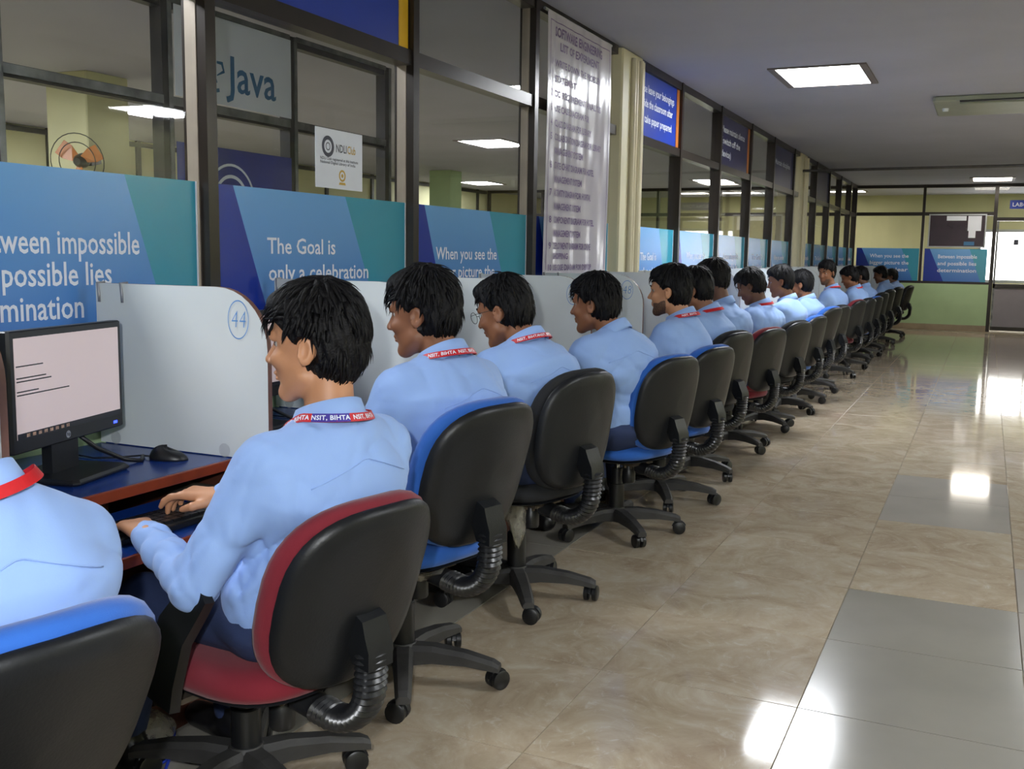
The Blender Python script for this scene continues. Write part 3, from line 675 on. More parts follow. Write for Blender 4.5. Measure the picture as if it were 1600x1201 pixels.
# ------------------------------------------------------------------ office chairs (x = forward, hub over the origin, seat top at z = 0 for the upper part)
def outline(n, hw, hh, e=2.7, top=.86, bot=1.0):
    pts = []
    for k in range(n):
        a = 2 * pi * k / n; c, s_ = cos(a), sin(a)
        u = hw * math.copysign(abs(c) ** (2 / e), c); v = hh * math.copysign(abs(s_) ** (2 / e), s_)
        q = (v / hh + 1) / 2; u *= bot + (top - bot) * q
        pts.append((u, v))
    return pts
def dish(prof, ol, place):
    b = MB(); n = len(ol); rs = []
    for s_, off in prof: rs.append([place(u * s_, v * s_, off) for u, v in ol])
    return b.rings(rs)
OLB = outline(40, .245, .222, 2.8, .90, .88)
def backplace(u, v, off):
    w = v + .222
    x = -.262 - .13 * w - .10 * (w - .2) ** 2 + .95 * u * u + off
    return (x, u, -.02 + w)
OLS = outline(40, .235, .23, 3.0, 1.0, .93)
def seatplace(u, v, off):
    # v forward
    z = off - .55 * max(0, v - .12) ** 2 * 4 - .10 * u * u
    return (v - .01, u, z)
def chair_upper(parent, fab):
    dish([(.02, .022), (.5, .022), (.8, .026), (.93, .03), (.985, .022), (1.0, .008), (.99, -.012), (.9, -.02), (.02, -.02)], OLB, lambda u, v, o: backplace(u, v, o + .022)).build('backrest_cushion', fab, parent, smooth='all')
    sh = dish([(.02, -.028), (.45, -.028), (.75, -.028), (.90, -.024), (.955, -.014), (.965, -.002), (.94, .004), (.02, .004)], OLB, backplace).build('backrest_shell', 'chair_plastic', parent, smooth=50)
    dish([(.02, .0), (.5, .002), (.8, .0), (.93, -.008), (.99, -.026), (1.0, -.045), (.97, -.062), (.9, -.068), (.02, -.07)], OLS, seatplace).build('seat_cushion', fab, parent, smooth='all')
    dish([(.02, -.07), (.86, -.07), (.9, -.078), (.8, -.088), (.02, -.09)], OLS, seatplace).build('seat_pan', 'chair_plastic', parent, smooth=50)
    # stem and ribbed bellows
    MB().rings([[(xr, -w_, z), (xf_, -w_, z), (xf_, w_, z), (xr, w_, z)] for z, xr, xf_, w_ in ((.03, -.374, -.325, .037), (.07, -.368, -.30, .037), (.10, -.352, -.29, .037), (.13, -.338, -.29, .036), (.14, -.31, -.29, .035))]).build('back_stem', 'chair_plastic', parent, smooth=30)
    P = [(-.13, 0, -.125), (-.17, 0, -.13)]
    for q in np.linspace(0, 1, 9): P.append((-.24 - .108 * sin(q * pi / 2), 0, -.03 - .108 * cos(q * pi / 2)))
    P += [(-.35, 0, .0), (-.351, 0, .045)]
    # resample
    P = np.array(P); L = np.r_[0, np.cumsum(np.linalg.norm(np.diff(P, axis=0), axis=1))]; N = 51
    S = np.linspace(0, L[-1], N); Q = np.stack([np.interp(S, L, P[:, i]) for i in range(3)], 1)
    rad = [.027 if i < 9 else (.030 if i % 2 else .0245) for i in range(N)]
    rs = []
    for i in range(N):
        t_ = Q[min(i + 1, N - 1)] - Q[max(i - 1, 0)]; t_ /= np.linalg.norm(t_); nn = np.cross(t_, (0, 1, 0))
        rs.append([tuple(Q[i] + rad[i] * (1.45 * cos(a) * np.array([0, 1, 0]) + sin(a) * nn)) for a in np.linspace(0, 2 * pi, 16, endpoint=False)])
    MB().rings(rs).build('bellows', 'bellows_rubber', parent, smooth=60)
    # mechanism plate, knobs, bolts
    m = MB().box((-.15, -.075, -.112), (.12, .075, -.09)).build('seat_plate', 'mechanism_metal', parent)
    bb = MB()
    for x, y in ((-.12, .05), (-.09, .055), (-.105, .03)): bb.cyl((x, y, -.128), (x, y, -.112), .006, n=8)
    bb.build('bolts', 'bolt_metal', m)
    MB().lathe([(.0, -.20), (.028, -.20), (.031, -.194), (.03, -.15), (.026, -.14), (.02, -.112)], 18, (-.085, .02, 0)).build('tension_knob', 'black_plastic', parent, smooth=True)
    MB().tube([(.02, .06, -.10), (.02, .16, -.105), (.015, .24, -.10)], .006, 8).build('height_lever', 'chair_plastic', parent, smooth=True)
    # arm uprights, inclined blades with a rounded, bolted top end
    for s_ in (-1, 1):
        y = s_ * .262; b = MB(); path = [(.03, -.085), (.015, -.02), (-.035, .09), (-.105, .17), (-.14, .195)]; wd = [.06, .06, .05, .042, .028]
        rs = []
        for i, ((x, z), w_) in enumerate(zip(path, wd)):
            dx, dz = path[min(i + 1, 4)][0] - path[max(i - 1, 0)][0], path[min(i + 1, 4)][1] - path[max(i - 1, 0)][1]; l = math.hypot(dx, dz); nx, nz = -dz / l, dx / l
            rs.append([(x - nx * w_, y - .011, z - nz * w_), (x + nx * w_, y - .011, z + nz * w_), (x + nx * w_ * .9, y + .011, z + nz * w_ * .9), (x - nx * w_ * .9, y + .011, z - nz * w_ * .9)])
        a_ = b.rings(rs).build('arm_upright', 'black_plastic', parent, smooth=30)
        MB().box((.0, min(y, s_ * .15), -.10), (.05, max(y, s_ * .15), -.088)).build('arm_bracket', 'mechanism_metal', a_)
        MB().lathe([(0, -.004), (.005, -.004), (.006, 0)], 8, (-.12, y + s_ * .011, .178), 'y').build('bolt', 'bolt_metal', a_)
def chair_lower(parent, seat_z, a0, xo=0):
    n0 = len(COL.objects)
    MB().lathe([(.0, .06), (.05, .062), (.052, .10), (.04, .125), (.0, .125)], 20).build('hub', 'dusty_plastic', parent, smooth=True)
    zt = seat_z - .10
    zm = .12 + (zt - .12) * .48
    MB().lathe([(.036, .11), (.036, zm), (.0325, zm + .004), (.028, zm + .002), (.026, zt - .05), (.022, zt - .048), (.0, zt - .048)], 20).build('column_cover', 'black_plastic', parent, smooth=30)
    MB().cyl((0, 0, zt - .06), (0, 0, zt), .012, n=14).build('gas_lift', 'chrome', parent, smooth=True)
    for k in range(5):
        a = a0 + 2 * pi * k / 5
        o = bpy.data.objects.new('leg', LEGM); COL.objects.link(o); o.parent = parent; o.rotation_euler = (0, 0, a)
        c = bpy.data.objects.new('caster', CASM); COL.objects.link(c); c.parent = o; c.location = (.285, 0, 0); c.rotation_euler = (0, 0, random.uniform(0, 2 * pi))
    if xo:
        for o in list(COL.objects)[n0:]:
            if o.parent == parent: o.location.x += xo
b = MB().beam([(.03, 0, .095), (.10, 0, .10), (.20, 0, .09), (.285, 0, .072), (.305, 0, .066)], [.066, .060, .052, .046, .040], [(.034, .026), (.028, .023), (.018, .021), (.010, .019), (.008, .014)])
LEGM = bpy.data.meshes.new('leg'); LEGM.from_pydata(b.v, [], b.f); LEGM.materials.append(MATS['dusty_plastic'])
b = MB()
for y in (-.016, .016):
    b.lathe([(.0, -.010), (.025, -.010), (.030, -.007), (.030, .007), (.025, .010), (.0, .010)], 18, (.016, y, .030), 'y')
hood = [[(.016 + r * cos(a), y, .030 + r * sin(a)) for a in np.linspace(radians(20), radians(170), 8)] for r, y in ((.034, -.006), (.034, .006))]
b.rings([h + [(.016 + .02 * cos(a), h[0][1], .030 + .02 * sin(a)) for a in np.linspace(radians(170), radians(20), 8)] for h in hood])
b.cyl((0, 0, .045), (0, 0, .08), .009, n=8)
CASM = bpy.data.meshes.new('caster'); CASM.from_pydata(b.v, [], b.f); CASM.materials.append(MATS['black_plastic'])
CASM.polygons.foreach_set('use_smooth', [True] * len(CASM.polygons)); CASM.set_sharp_from_angle(angle=radians(40))

# back centre (x, y), yaw away from the camera in degrees, back top height, fabric, label
CHAIRS = [  # + seat height, extra recline
    (-1.20, .93, 12, .84, 'fabric_blue', 'blue and black office chair in the lower left corner', .40, 20),
    (-1.185, 1.785, 12, .80, 'fabric_red', 'maroon office chair in the foreground, holding the man with the lettered lanyard', .42, 10),
    (-1.26, 2.52, 15, .91, 'fabric_blue', 'blue office chair right behind the foreground maroon chair', .49, 9),
    (-1.275, 3.38, 16, .905, 'fabric_black', 'all black office chair of the man with glasses, plastic wrap under its seat', .495, 2),
    (-1.245, 4.42, 20, .875, 'fabric_blue', 'blue office chair directly after the all black one with plastic wrap', .46, 3),
    (-1.245, 5.14, 18, .865, 'fabric_blue', 'blue office chair of the bearded man, fifth from the camera in full view', .45, 4),
    (-1.28, 5.86, 18, .893, 'fabric_black', 'tall black office chair between the blue chair and the bright red one', .47, 1),
    (-1.28, 6.86, 20, .855, 'fabric_red', 'bright red office chair in the middle of the row', .44, 3),
    (-1.27, 7.85, 20, .850, 'fabric_black', 'black office chair directly after the bright red one', .44, 4),
    (-1.27, 8.80, 14, .845, 'fabric_blue', 'dark blue office chair, ninth behind the lower left one', .44, 3),
    (-1.27, 9.50, 16, .893, 'fabric_blue', 'blue office chair tilted toward the wall before the smiling man', .46, 8),
    (-1.27, 10.40, 18, .87, 'fabric_black', 'black office chair hidden behind the blue one before the smiling man', .45, 2),
    (-1.27, 11.80, 16, .876, 'fabric_red', 'dark maroon office chair of the man turning his head', .45, 3),
    (-1.25, 12.75, 15, .865, 'fabric_black', 'black office chair after the dark maroon one of the turning man', .44, 2),
    (-1.25, 13.6, 15, .86, 'fabric_blue', 'blue office chair far along the row', .44, 3),
    (-1.25, 14.5, 15, .885, 'fabric_black', 'far black office chair, fourth from the end of the row', .45, 2),
    (-1.24, 15.5, 12, .90, 'fabric_black', 'far black office chair, third from the end of the row', .46, 2),
    (-1.24, 17.0, 12, .90, 'fabric_black', 'far black office chair, second from the end of the row', .46, 2),
    (-1.21, 18.7, 10, .89, 'fabric_black', 'last black office chair of the row, before the green wall', .46, 6),
]
BACKTOP = -.02 + .444
uppers = {}
CHAIR_INFO = []
for k, (bx_, by_, yw, top, fab, lab, sz, rec) in enumerate(CHAIRS):
    rz = pi - radians(yw)
    fw = np.array([cos(rz), sin(rz)]); hub = np.array([bx_, by_]) + .30 * fw
    t = empty('office_chair', (hub[0], hub[1], 0), rz); tag(t, lab, 'chair', 'office chairs of the computer row')
    if fab not in uppers:
        before = set(COL.objects); chair_upper(t, fab); uppers[fab] = [o for o in COL.objects if o not in before and o.parent == t]
        index_children(); mine = uppers[fab]
    else:
        mine = [copy_tree(src, t) for src in uppers[fab]]
    for o in mine:
        o.location = (0, 0, sz)
        if o.name.startswith('back'):
            # extra recline about the foot of the backrest; the back also slides on its stem
            a = -radians(rec); px_, pz_ = -.262, .0
            o.rotation_euler = (0, a, 0)
            o.location = (px_ - (cos(a) * px_ + sin(a) * pz_), 0, sz + pz_ - (-sin(a) * px_ + cos(a) * pz_) + (0 if o.name.startswith('back_stem') else top - (sz + BACKTOP) + .01 * rec / 8))
    random.seed(k * 13 + 5)
    chair_lower(t, sz, {1: radians(25), 2: radians(-8), 3: radians(-5), 4: radians(8)}.get(k, random.uniform(0, 1.2)), .07 if k == 1 else 0)
    CHAIR_INFO.append((hub, rz, sz, t))
index_children()
# crumpled packing film still wrapped under two seats
def wrap(t, sz, pts, r, seed):
    rr = np.random.RandomState(seed); b = MB(); n = 12; rs = []
    for i, (x, y, z) in enumerate(pts):
        rs.append([(x + r[i] * cos(a) * rr.uniform(.6, 1.25), y + r[i] * sin(a) * rr.uniform(.6, 1.25), sz + z + rr.uniform(-.012, .012)) for a in np.linspace(0, 2 * pi, n, endpoint=False)])
    o = b.rings(rs).build('plastic_wrap', 'plastic_wrap', t, smooth=25); o['label'] = 'crumpled clear plastic film under the seat'
wrap(CHAIR_INFO[3][3], CHAIR_INFO[3][2], [(0, 0, -.09), (0, -.01, -.115), (-.005, -.01, -.15), (0, 0, -.19)], [.13, .105, .06, .045], 4)
wrap(CHAIR_INFO[3][3], CHAIR_INFO[3][2], [(-.05, .06, -.10), (-.055, .065, -.16), (-.06, .065, -.22), (-.06, .066, -.27)], [.03, .035, .025, .008], 5)
wrap(CHAIR_INFO[2][3], CHAIR_INFO[2][2], [(-.09, .05, -.088), (-.09, .05, -.11), (-.10, .05, -.13)], [.10, .085, .05], 6)

# loose cables and a bag on the floor under the second desk
for k, (pts, lab) in enumerate((([(-1.95, 1.62, .012), (-1.86, 1.72, .02), (-1.80, 1.86, .012), (-1.90, 2.0, .01), (-2.0, 2.08, .012)], 'upper blue network cable on the floor behind the maroon chair'), ([(-1.92, 1.55, .006), (-1.80, 1.68, .008), (-1.76, 1.80, .006), (-1.84, 1.92, .006)], 'lower blue network cable on the floor behind the maroon chair'))):
    P = np.array(pts); q = np.linspace(0, len(P) - 1, 30); Q = np.stack([np.interp(q, range(len(P)), P[:, i]) for i in range(3)], 1)
    for _ in range(4): Q[1:-1] = (Q[:-2] + Q[1:-1] * 2 + Q[2:]) / 4
    tag(MB().tube(Q, .004, 6).build('network_cable', 'cable_blue', smooth='all'), lab, 'cable')
rr = np.random.RandomState(9); rs = []
for q in range(7):
    r_ = .07 * sin(pi * (q + .8) / 8.2); rs.append([(-1.90 + r_ * cos(a) * rr.uniform(.75, 1.2), 1.88 + r_ * 1.3 * sin(a) * rr.uniform(.75, 1.2), .003 + .018 * q + rr.uniform(0, .006)) for a in np.linspace(0, 2 * pi, 14, endpoint=False)])
tag(MB().rings(rs).build('plastic_bag', 'plastic_wrap', smooth=25), 'crumpled clear plastic bag on the floor under the maroon chair', 'bag')
# ------------------------------------------------------------------ people: smooth implicit bodies meshed with surface nets
class Grid:
    def __init__(s, xs, ys, zs):
        s.ax = [np.asarray(a, np.float32) for a in (xs, ys, zs)]
        s.d = np.full([len(a) for a in s.ax], 1.0, np.float32)
    def sl(s, lo, hi):
        return tuple(slice(max(0, int(np.searchsorted(a, l)) - 1), min(len(a), int(np.searchsorted(a, h)) + 1)) for a, l, h in zip(s.ax, lo, hi))
    def pts(s, sl):
        return s.ax[0][sl[0]][:, None, None], s.ax[1][sl[1]][None, :, None], s.ax[2][sl[2]][None, None, :]
    def comb(s, sl, d2, k, op):
        d1 = s.d[sl]
        if op == 'u':
            h = np.clip(.5 + .5 * (d1 - d2) / k, 0, 1); s.d[sl] = d1 * (1 - h) + d2 * h - k * h * (1 - h)
        else:
            h = np.clip(.5 - .5 * (d1 + d2) / k, 0, 1); s.d[sl] = d1 * (1 - h) - d2 * h + k * h * (1 - h)
    def cone(s, a, b, ra, rb, k=.02, sy=1.0, op='u'):
        a = np.array(a, float); b = np.array(b, float); m = max(ra, rb) + k + .03; e = np.array([m, m / sy, m])
        sl = s.sl(np.minimum(a, b) - e, np.maximum(a, b) + e); X, Y, Z = s.pts(sl)
        if 0 in s.d[sl].shape: return s
        ab = b - a; ab2 = ab * np.array([1, sy, 1]); L2 = ab2 @ ab2 + 1e-9
        px, py, pz = X - a[0], (Y - a[1]) * sy, Z - a[2]
        t = np.clip((px * ab2[0] + py * ab2[1] + pz * ab2[2]) / L2, 0, 1)
        d = np.sqrt((px - t * ab2[0]) ** 2 + (py - t * ab2[1]) ** 2 + (pz - t * ab2[2]) ** 2) - (ra + (rb - ra) * t)
        s.comb(sl, d.astype(np.float32), k, op); return s
    def ell(s, c, r, k=.01, R=None, op='u'):
        c = np.array(c, float); r = np.array(r, float); m = r.max() + k + .025
        sl = s.sl(c - m, c + m); X, Y, Z = s.pts(sl)
        if 0 in s.d[sl].shape: return s
        p = [X - c[0], Y - c[1], Z - c[2]]
        if R is not None: p = [R[0, i] * p[0] + R[1, i] * p[1] + R[2, i] * p[2] for i in range(3)]
        k0 = np.sqrt((p[0] / r[0]) ** 2 + (p[1] / r[1]) ** 2 + (p[2] / r[2]) ** 2)
        k1 = np.sqrt((p[0] / r[0] ** 2) ** 2 + (p[1] / r[1] ** 2) ** 2 + (p[2] / r[2] ** 2) ** 2) + 1e-6
        s.comb(sl, (k0 * (k0 - 1) / k1).astype(np.float32), k, op); return s
def surface_nets(g, smooth=1):
    d = g.d; ins = d < 0; n = np.array(d.shape)
    c = ins[:-1, :-1, :-1].astype(np.int8)
    cnt = np.zeros(tuple(n - 1), np.int8)
    offs = [(i, j, k) for i in (0, 1) for j in (0, 1) for k in (0, 1)]
    for i, j, k in offs: cnt += ins[i:n[0] - 1 + i, j:n[1] - 1 + j, k:n[2] - 1 + k]
    idx = np.argwhere((cnt > 0) & (cnt < 8)); N = len(idx)
    ids = np.full(tuple(n - 1), -1, np.int32); ids[tuple(idx.T)] = np.arange(N)
    val = np.stack([d[idx[:, 0] + i, idx[:, 1] + j, idx[:, 2] + k] for i, j, k in offs], 1)
    cor = np.stack([np.stack([g.ax[0][idx[:, 0] + i], g.ax[1][idx[:, 1] + j], g.ax[2][idx[:, 2] + k]], 1) for i, j, k in offs], 1)
    acc = np.zeros((N, 3)); w = np.zeros(N)
    for a in range(8):
        for b_ in range(a + 1, 8):
            if sum(x != y for x, y in zip(offs[a], offs[b_])) != 1: continue
            va, vb = val[:, a], val[:, b_]; m = (va < 0) != (vb < 0)
            t = np.where(m, va / np.where(m, va - vb, 1), 0)
            acc += np.where(m[:, None], cor[:, a] + (cor[:, b_] - cor[:, a]) * t[:, None], 0); w += m
    V = acc / w[:, None]
    F = []
    for ax in range(3):
        sa = [slice(1, -1)] * 3; sa[ax] = slice(0, -1); sb = [slice(1, -1)] * 3; sb[ax] = slice(1, None)
        A = ins[tuple(sa)]; B = ins[tuple(sb)]
        for flag in (True, False):
            e = np.argwhere((A != B) & (A == flag))
            if len(e) == 0: continue
            e = e + 1; e[:, ax] -= 1
            u, v = [(1, 2), (2, 0), (0, 1)][ax]
            q = []
            for du, dv in ((0, 0), (-1, 0), (-1, -1), (0, -1)):
                f = e.copy(); f[:, u] += du; f[:, v] += dv; q.append(ids[f[:, 0], f[:, 1], f[:, 2]])
            q = np.stack(q, 1)
            if not flag: q = q[:, ::-1]
            F.append(q)
    F = np.concatenate(F); F = F[(F >= 0).all(1)]
    for _ in range(smooth):
        S = np.zeros_like(V); cn = np.zeros(N)
        for a, b_ in ((0, 1), (1, 2), (2, 3), (3, 0)):
            for i in range(3):
                S[:, i] += np.bincount(F[:, a], V[F[:, b_], i], N) + np.bincount(F[:, b_], V[F[:, a], i], N)
            cn += np.bincount(F[:, a], minlength=N) + np.bincount(F[:, b_], minlength=N)
        V = V * .5 + .5 * S / np.maximum(cn, 1)[:, None]
    return V, F
def np_mesh(name, V, F):
    me = bpy.data.meshes.new(name); me.vertices.add(len(V)); me.vertices.foreach_set('co', V.astype(np.float32).ravel())
    k = F.shape[1]; me.loops.add(F.size); me.loops.foreach_set('vertex_index', F.astype(np.int32).ravel())
    me.polygons.add(len(F)); me.polygons.foreach_set('loop_start', np.arange(0, F.size, k, dtype=np.int32)); me.polygons.foreach_set('loop_total', np.full(len(F), k, np.int32))
    me.update(calc_edges=True); me.validate()
    me.polygons.foreach_set('use_smooth', np.ones(len(F), bool))
    return me
def axis(lo, hi, coarse, fine=()):
    """grid line positions with fine intervals [(a, b, h)]"""
    out = [lo]
    while out[-1] < hi:
        h = coarse
        for a, b, f in fine:
            if a - h <= out[-1] <= b: h = min(h, f)
        out.append(out[-1] + h)
    return np.array(out)
def rotm(yaw, pitch, roll=0):
    cy_, sy_, cp, sp, cr, sr = cos(yaw), sin(yaw), cos(pitch), sin(pitch), cos(roll), sin(roll)
    Rz = np.array([[cy_, -sy_, 0], [sy_, cy_, 0], [0, 0, 1]]); Ry = np.array([[cp, 0, sp], [0, 1, 0], [-sp, 0, cp]]); Rx = np.array([[1, 0, 0], [0, cr, -sr], [0, sr, cr]])
    return Rz @ Ry @ Rx
def ik(S, Wt, l1, l2, pole):
    S = np.array(S, float); Wt = np.array(Wt, float); d = Wt - S; L = np.linalg.norm(d)
    if L > (l1 + l2) * .985: Wt = S + d / L * (l1 + l2) * .985; d = Wt - S; L = np.linalg.norm(d)
    u = d / L; a = (l1 * l1 - l2 * l2 + L * L) / (2 * L); h = math.sqrt(max(l1 * l1 - a * a, 0))
    p = np.array(pole, float); p -= u * (p @ u); p /= np.linalg.norm(p)
    return S + u * a + p * h, Wt

def wrinkle(X, Y, Z, seed, sc=1.0):
    """narrow creases: ridged waves, each confined to its own soft patch"""
    r = np.random.RandomState(seed); w = 0
    for i in range(9):
        a = r.uniform(0, 2 * pi); e = r.uniform(-.9, .9); k = np.array([cos(a) * cos(e), sin(a) * cos(e), sin(e)]) * r.uniform(48, 85) * sc; k2 = r.normal(size=3) * 9; k3 = r.normal(size=3) * 8
        ph = k[0] * X + k[1] * Y + k[2] * Z + r.uniform(0, 6) + 2.2 * np.sin(k2[0] * X + k2[1] * Y + k2[2] * Z + r.uniform(0, 6))
        m = np.clip(np.sin(k3[0] * X + k3[1] * Y + k3[2] * Z + r.uniform(0, 6)) - .25, 0, 1)
        w = w + m * (1 - np.abs(np.sin(ph * .5))) ** 3
    return w

def person(label, rz, hip, N, H, seat_z, hyaw=0, hpitch=0, skin='skin_mid', hs=.005, bs=.013, shs=.008, hair=1.0, nape=-.085, fringe=.0, lanyard=None, glasses=False, beard=False, wl_=None, wr_=None, seed=1, clumps=300, eyes=True, sh_drop=.078, shw=.168, legs=True, group='seated students of the computer row', bulk=1.0, curl=1.0, ltext=(), feet=(.38, .40)):
    """hip, N (neck base), H (skull centre), wrists: world coordinates; body is built in the person's own frame (x forward, y left)"""
    root = empty('person', (hip[0], hip[1], 0), rz); tag(root, label, 'person', group)
    c, s_ = cos(rz), sin(rz)
    def loc(p): dx, dy = p[0] - hip[0], p[1] - hip[1]; return np.array([dx * c + dy * s_, -dx * s_ + dy * c, p[2]])
    hp = np.array([0, 0, hip[2]]); N = loc(N); H = loc(H)
    Rh = rotm(hyaw, hpitch)
    hd = lambda x, y, z: H + Rh @ np.array([x, y, z])
    up = (N - hp); L = np.linalg.norm(up); up = up / L
    # spine control: rounded upper back
    bk = np.array([-up[2], 0, up[0]])
    chest = hp + up * L * .68 + bk * .018; waist = hp + up * L * .33 + bk * .0
    SL = N + np.array([.012, shw, -sh_drop]); SR = N + np.array([.012, -shw, -sh_drop])
    WL = loc(wl_) if wl_ is not None else np.array([SL[0] + .36, .12, .70]); WR = loc(wr_) if wr_ is not None else np.array([SR[0] + .36, -.12, .70])
    EL, WL = ik(SL, WL, .285, .25, (-.45, .55, -1)); ER, WR = ik(SR, WR, .285, .25, (-.45, -.55, -1))
    kz = seat_z + .07
    HL, HR = np.array([.02, .09, kz]), np.array([.02, -.09, kz]); KL, KR = np.array([.42, .13, kz - .03]), np.array([.42, -.12, kz - .03]); AL, AR = np.array([feet[0], .13, .09]), np.array([feet[1], -.12, .09])
    # ---- body
    lo = np.array([min(-.2, H[0] - .2, N[0] - .2, EL[0] - .08, ER[0] - .08), min(-.3, ER[1] - .08, WR[1] - .12, H[1] - .14), 0.0]); hi = np.array([max(.62, max(feet) + .08, WL[0] + .26, WR[0] + .26), max(.3, EL[1] + .08, WL[1] + .12, H[1] + .14), H[2] + .16])
    fx = [(H[0] - .13, H[0] + .15, hs)]; fy = [(H[1] - .10, H[1] + .10, hs)]; fz = [(H[2] - .16, H[2] + .14, hs)]
    hands_fine = bs < .012
    if hands_fine:
        for W_ in (WL, WR): fx.append((W_[0] - .03, W_[0] + .22, .0045)); fy.append((W_[1] - .09, W_[1] + .09, .0045)); fz.append((W_[2] - .09, W_[2] + .06, .0045))
    zlo = 0.04 if legs else seat_z
    g = Grid(axis(lo[0], hi[0], bs, fx), axis(lo[1], hi[1], bs, fy), axis(zlo, hi[2], bs, fz))
    def torso(g, o, k=.05, low=True):
        B = bulk
        if low: g.cone(hp + (-.0, 0, .0), waist, .118 * B + o, .104 * B + o, k, .68)
        g.cone(waist, chest, .104 * B + o, .118 * B + o, k, .68)
        g.cone(chest, N + (-.008, 0, -.10), .118 * B + o, .070 + o, k, .66)
        for S_, sg in ((SL, 1), (SR, -1)):
            g.cone(N + (-.014, .034 * sg, -.046), S_, .046 + o, .052 + o, .04)
            g.cone(chest + np.array([-.012, .06 * sg, -.02]), S_ + np.array([-.02, -.03 * sg, -.05]), .085 * B + o, .055 + o, .06)
    def arms(g, o):
        for S_, E_, W_ in ((SL, EL, WL), (SR, ER, WR)):
            g.cone(S_, E_, .052 + o, .041 + o, .03); g.cone(E_, W_, .041 + o, .028 + o * .9, .02)
    torso(g, -.006); arms(g, -.009)
    if legs:
        for Hj, K, A in ((HL, KL, AL), (HR, KR, AR)):
            g.cone(Hj, K, .08, .052, .04); g.cone(K, A, .052, .036, .02)
    g.cone(hd(-.028, 0, -.05), N + (0, 0, -.02), .051, .056, .03)
    g.ell(hd(-.006, 0, .028), (.094, .0735, .088), .01, Rh)
    g.ell(hd(.034, 0, -.04), (.056, .056, .078), .02, Rh)
    g.cone(hd(.012, .046, -.068), hd(.066, .012, -.108), .018, .015, .022); g.cone(hd(.012, -.046, -.068), hd(.066, -.012, -.108), .018, .015, .022)
    g.ell(hd(.070, 0, -.106), (.017, .02, .016), .018, Rh)
    for sg in (1, -1):
        g.ell(hd(.088, sg * .033, .004), (.016, .021, .012), .008, Rh, 's')
        g.ell(hd(.066, sg * .036, -.03), (.024, .02, .018), .016, Rh)
    g.cone(hd(.080, .03, .02), hd(.080, -.03, .02), .011, .011, .012)
    g.cone(hd(.084, 0, .006), hd(.107, 0, -.032), .0075, .0105, .010)
    for sg in (1, -1): g.ell(hd(.097, sg * .0125, -.036), (.010, .008, .007), .005, Rh)
    g.ell(hd(.0875, 0, -.061), (.0095, .024, .0062), .004, Rh); g.ell(hd(.0855, 0, -.073), (.0095, .021, .0065), .004, Rh)
    g.ell(hd(.098, 0, -.067), (.005, .018, .001), .003, Rh, 's')
    for sg in (1, -1):
        Re = Rh @ rotm(sg * radians(24), radians(-12), 0)
        g.ell(hd(-.012, sg * .080, -.012), (.0195, .008, .032), .004, Re)
        g.ell(hd(-.008, sg * .090, -.010), (.0125, .0085, .021), .002, Re, 's')
        g.ell(hd(-.003, sg * .077, -.034), (.008, .006, .011), .003, Re)
        g.ell(hd(.002, sg * .077, -.012), (.005, .006, .008), .003, Re)
    # hands
    for S_, E_, W_, sg in ((SL, EL, WL, 1), (SR, ER, WR, -1)):
        f = W_ - E_; f[2] = f[2] * .25 - .05 * 0; f /= np.linalg.norm(f); f = f * .9 + np.array([.45, -.15 * sg, -.08]); f /= np.linalg.norm(f)
        z = np.array([0, 0, 1.]) - f * f[2]; z /= np.linalg.norm(z); y = np.cross(z, f)   # y = left of hand
        hnd = lambda a, b_, c_: W_ + f * a + y * b_ + z * c_
        kk = .010
        g.cone(W_, hnd(.03, 0, .004), .025, .022, .02)
        for q in (-.026, -.009, .009, .026): g.cone(hnd(.015, q * .7, .004), hnd(.088, q, .010), .015, .0125, .012)
        for q, (b0, ln) in enumerate(((.031, .068), (.0105, .078), (-.0105, .073), (-.031, .058))):
            b0 *= -sg; ang = (.15, .55, .95) if q == 0 and sg < 0 else (.35 * curl, 1.0 * curl, 1.55 * curl); p = hnd(.090, b0, .010); seg = (.46, .31, .25)
            for a_, fr, r0, r1 in zip(ang, seg, (.0095, .0088, .008), (.0088, .008, .0068)):
                p2 = p + (f * cos(a_) - z * sin(a_)) * ln * fr; g.cone(p, p2, r0, r1, .004); p = p2
        t0, t1, t2 = hnd(.022, -sg * .028, -.004), hnd(.058, -sg * .05, -.012), hnd(.088, -sg * .042, -.022)
        g.cone(t0, t1, .0125, .0105, .010); g.cone(t1, t2, .0105, .008, .004)
    V, F = surface_nets(g, 1); o = link('body', np_mesh('body', V, F), skin, root)
    # ---- shirt
    fine = []
    g = Grid(axis(lo[0], max(EL[0], ER[0], WL[0], WR[0]) + .07, shs), axis(min(ER[1], SR[1], WR[1]) - .09, max(EL[1], SL[1], WL[1]) + .09, shs), axis(hp[2] - .10, N[2] + .06, shs))
    torso(g, .008); arms(g, .008)
    g.ell(N + (-.014, 0, -.046), (.080, .088, .046), .03)
    for S_, E_, W_, sg in ((SL, EL, WL, 1), (SR, ER, WR, -1)):
        g.cone(S_ + (E_ - S_) * .05, E_, .062, .05, .02); g.cone(E_, W_ - (W_ - E_) * .16, .05, .041, .02); g.cone(W_ - (W_ - E_) * .22, W_, .037, .037, .008)
    # blousing over the belt
    g.cone(hp + (.0, .03, .06), hp + (.0, -.03, .06), .126, .126, .03, .74)
    X, Y, Z = g.pts((slice(None),) * 3)
    near = np.clip((.25 - np.abs(Z - (hp[2] + .14))) / .15, .45, 1) * np.clip((Z - hp[2]) / .08, .1, 1)
    wv = wrinkle(X, Y, Z, seed); amp = (.0035 + .006 * near).astype(np.float32)
    g.d += (amp * (wv - .15)).astype(np.float32)
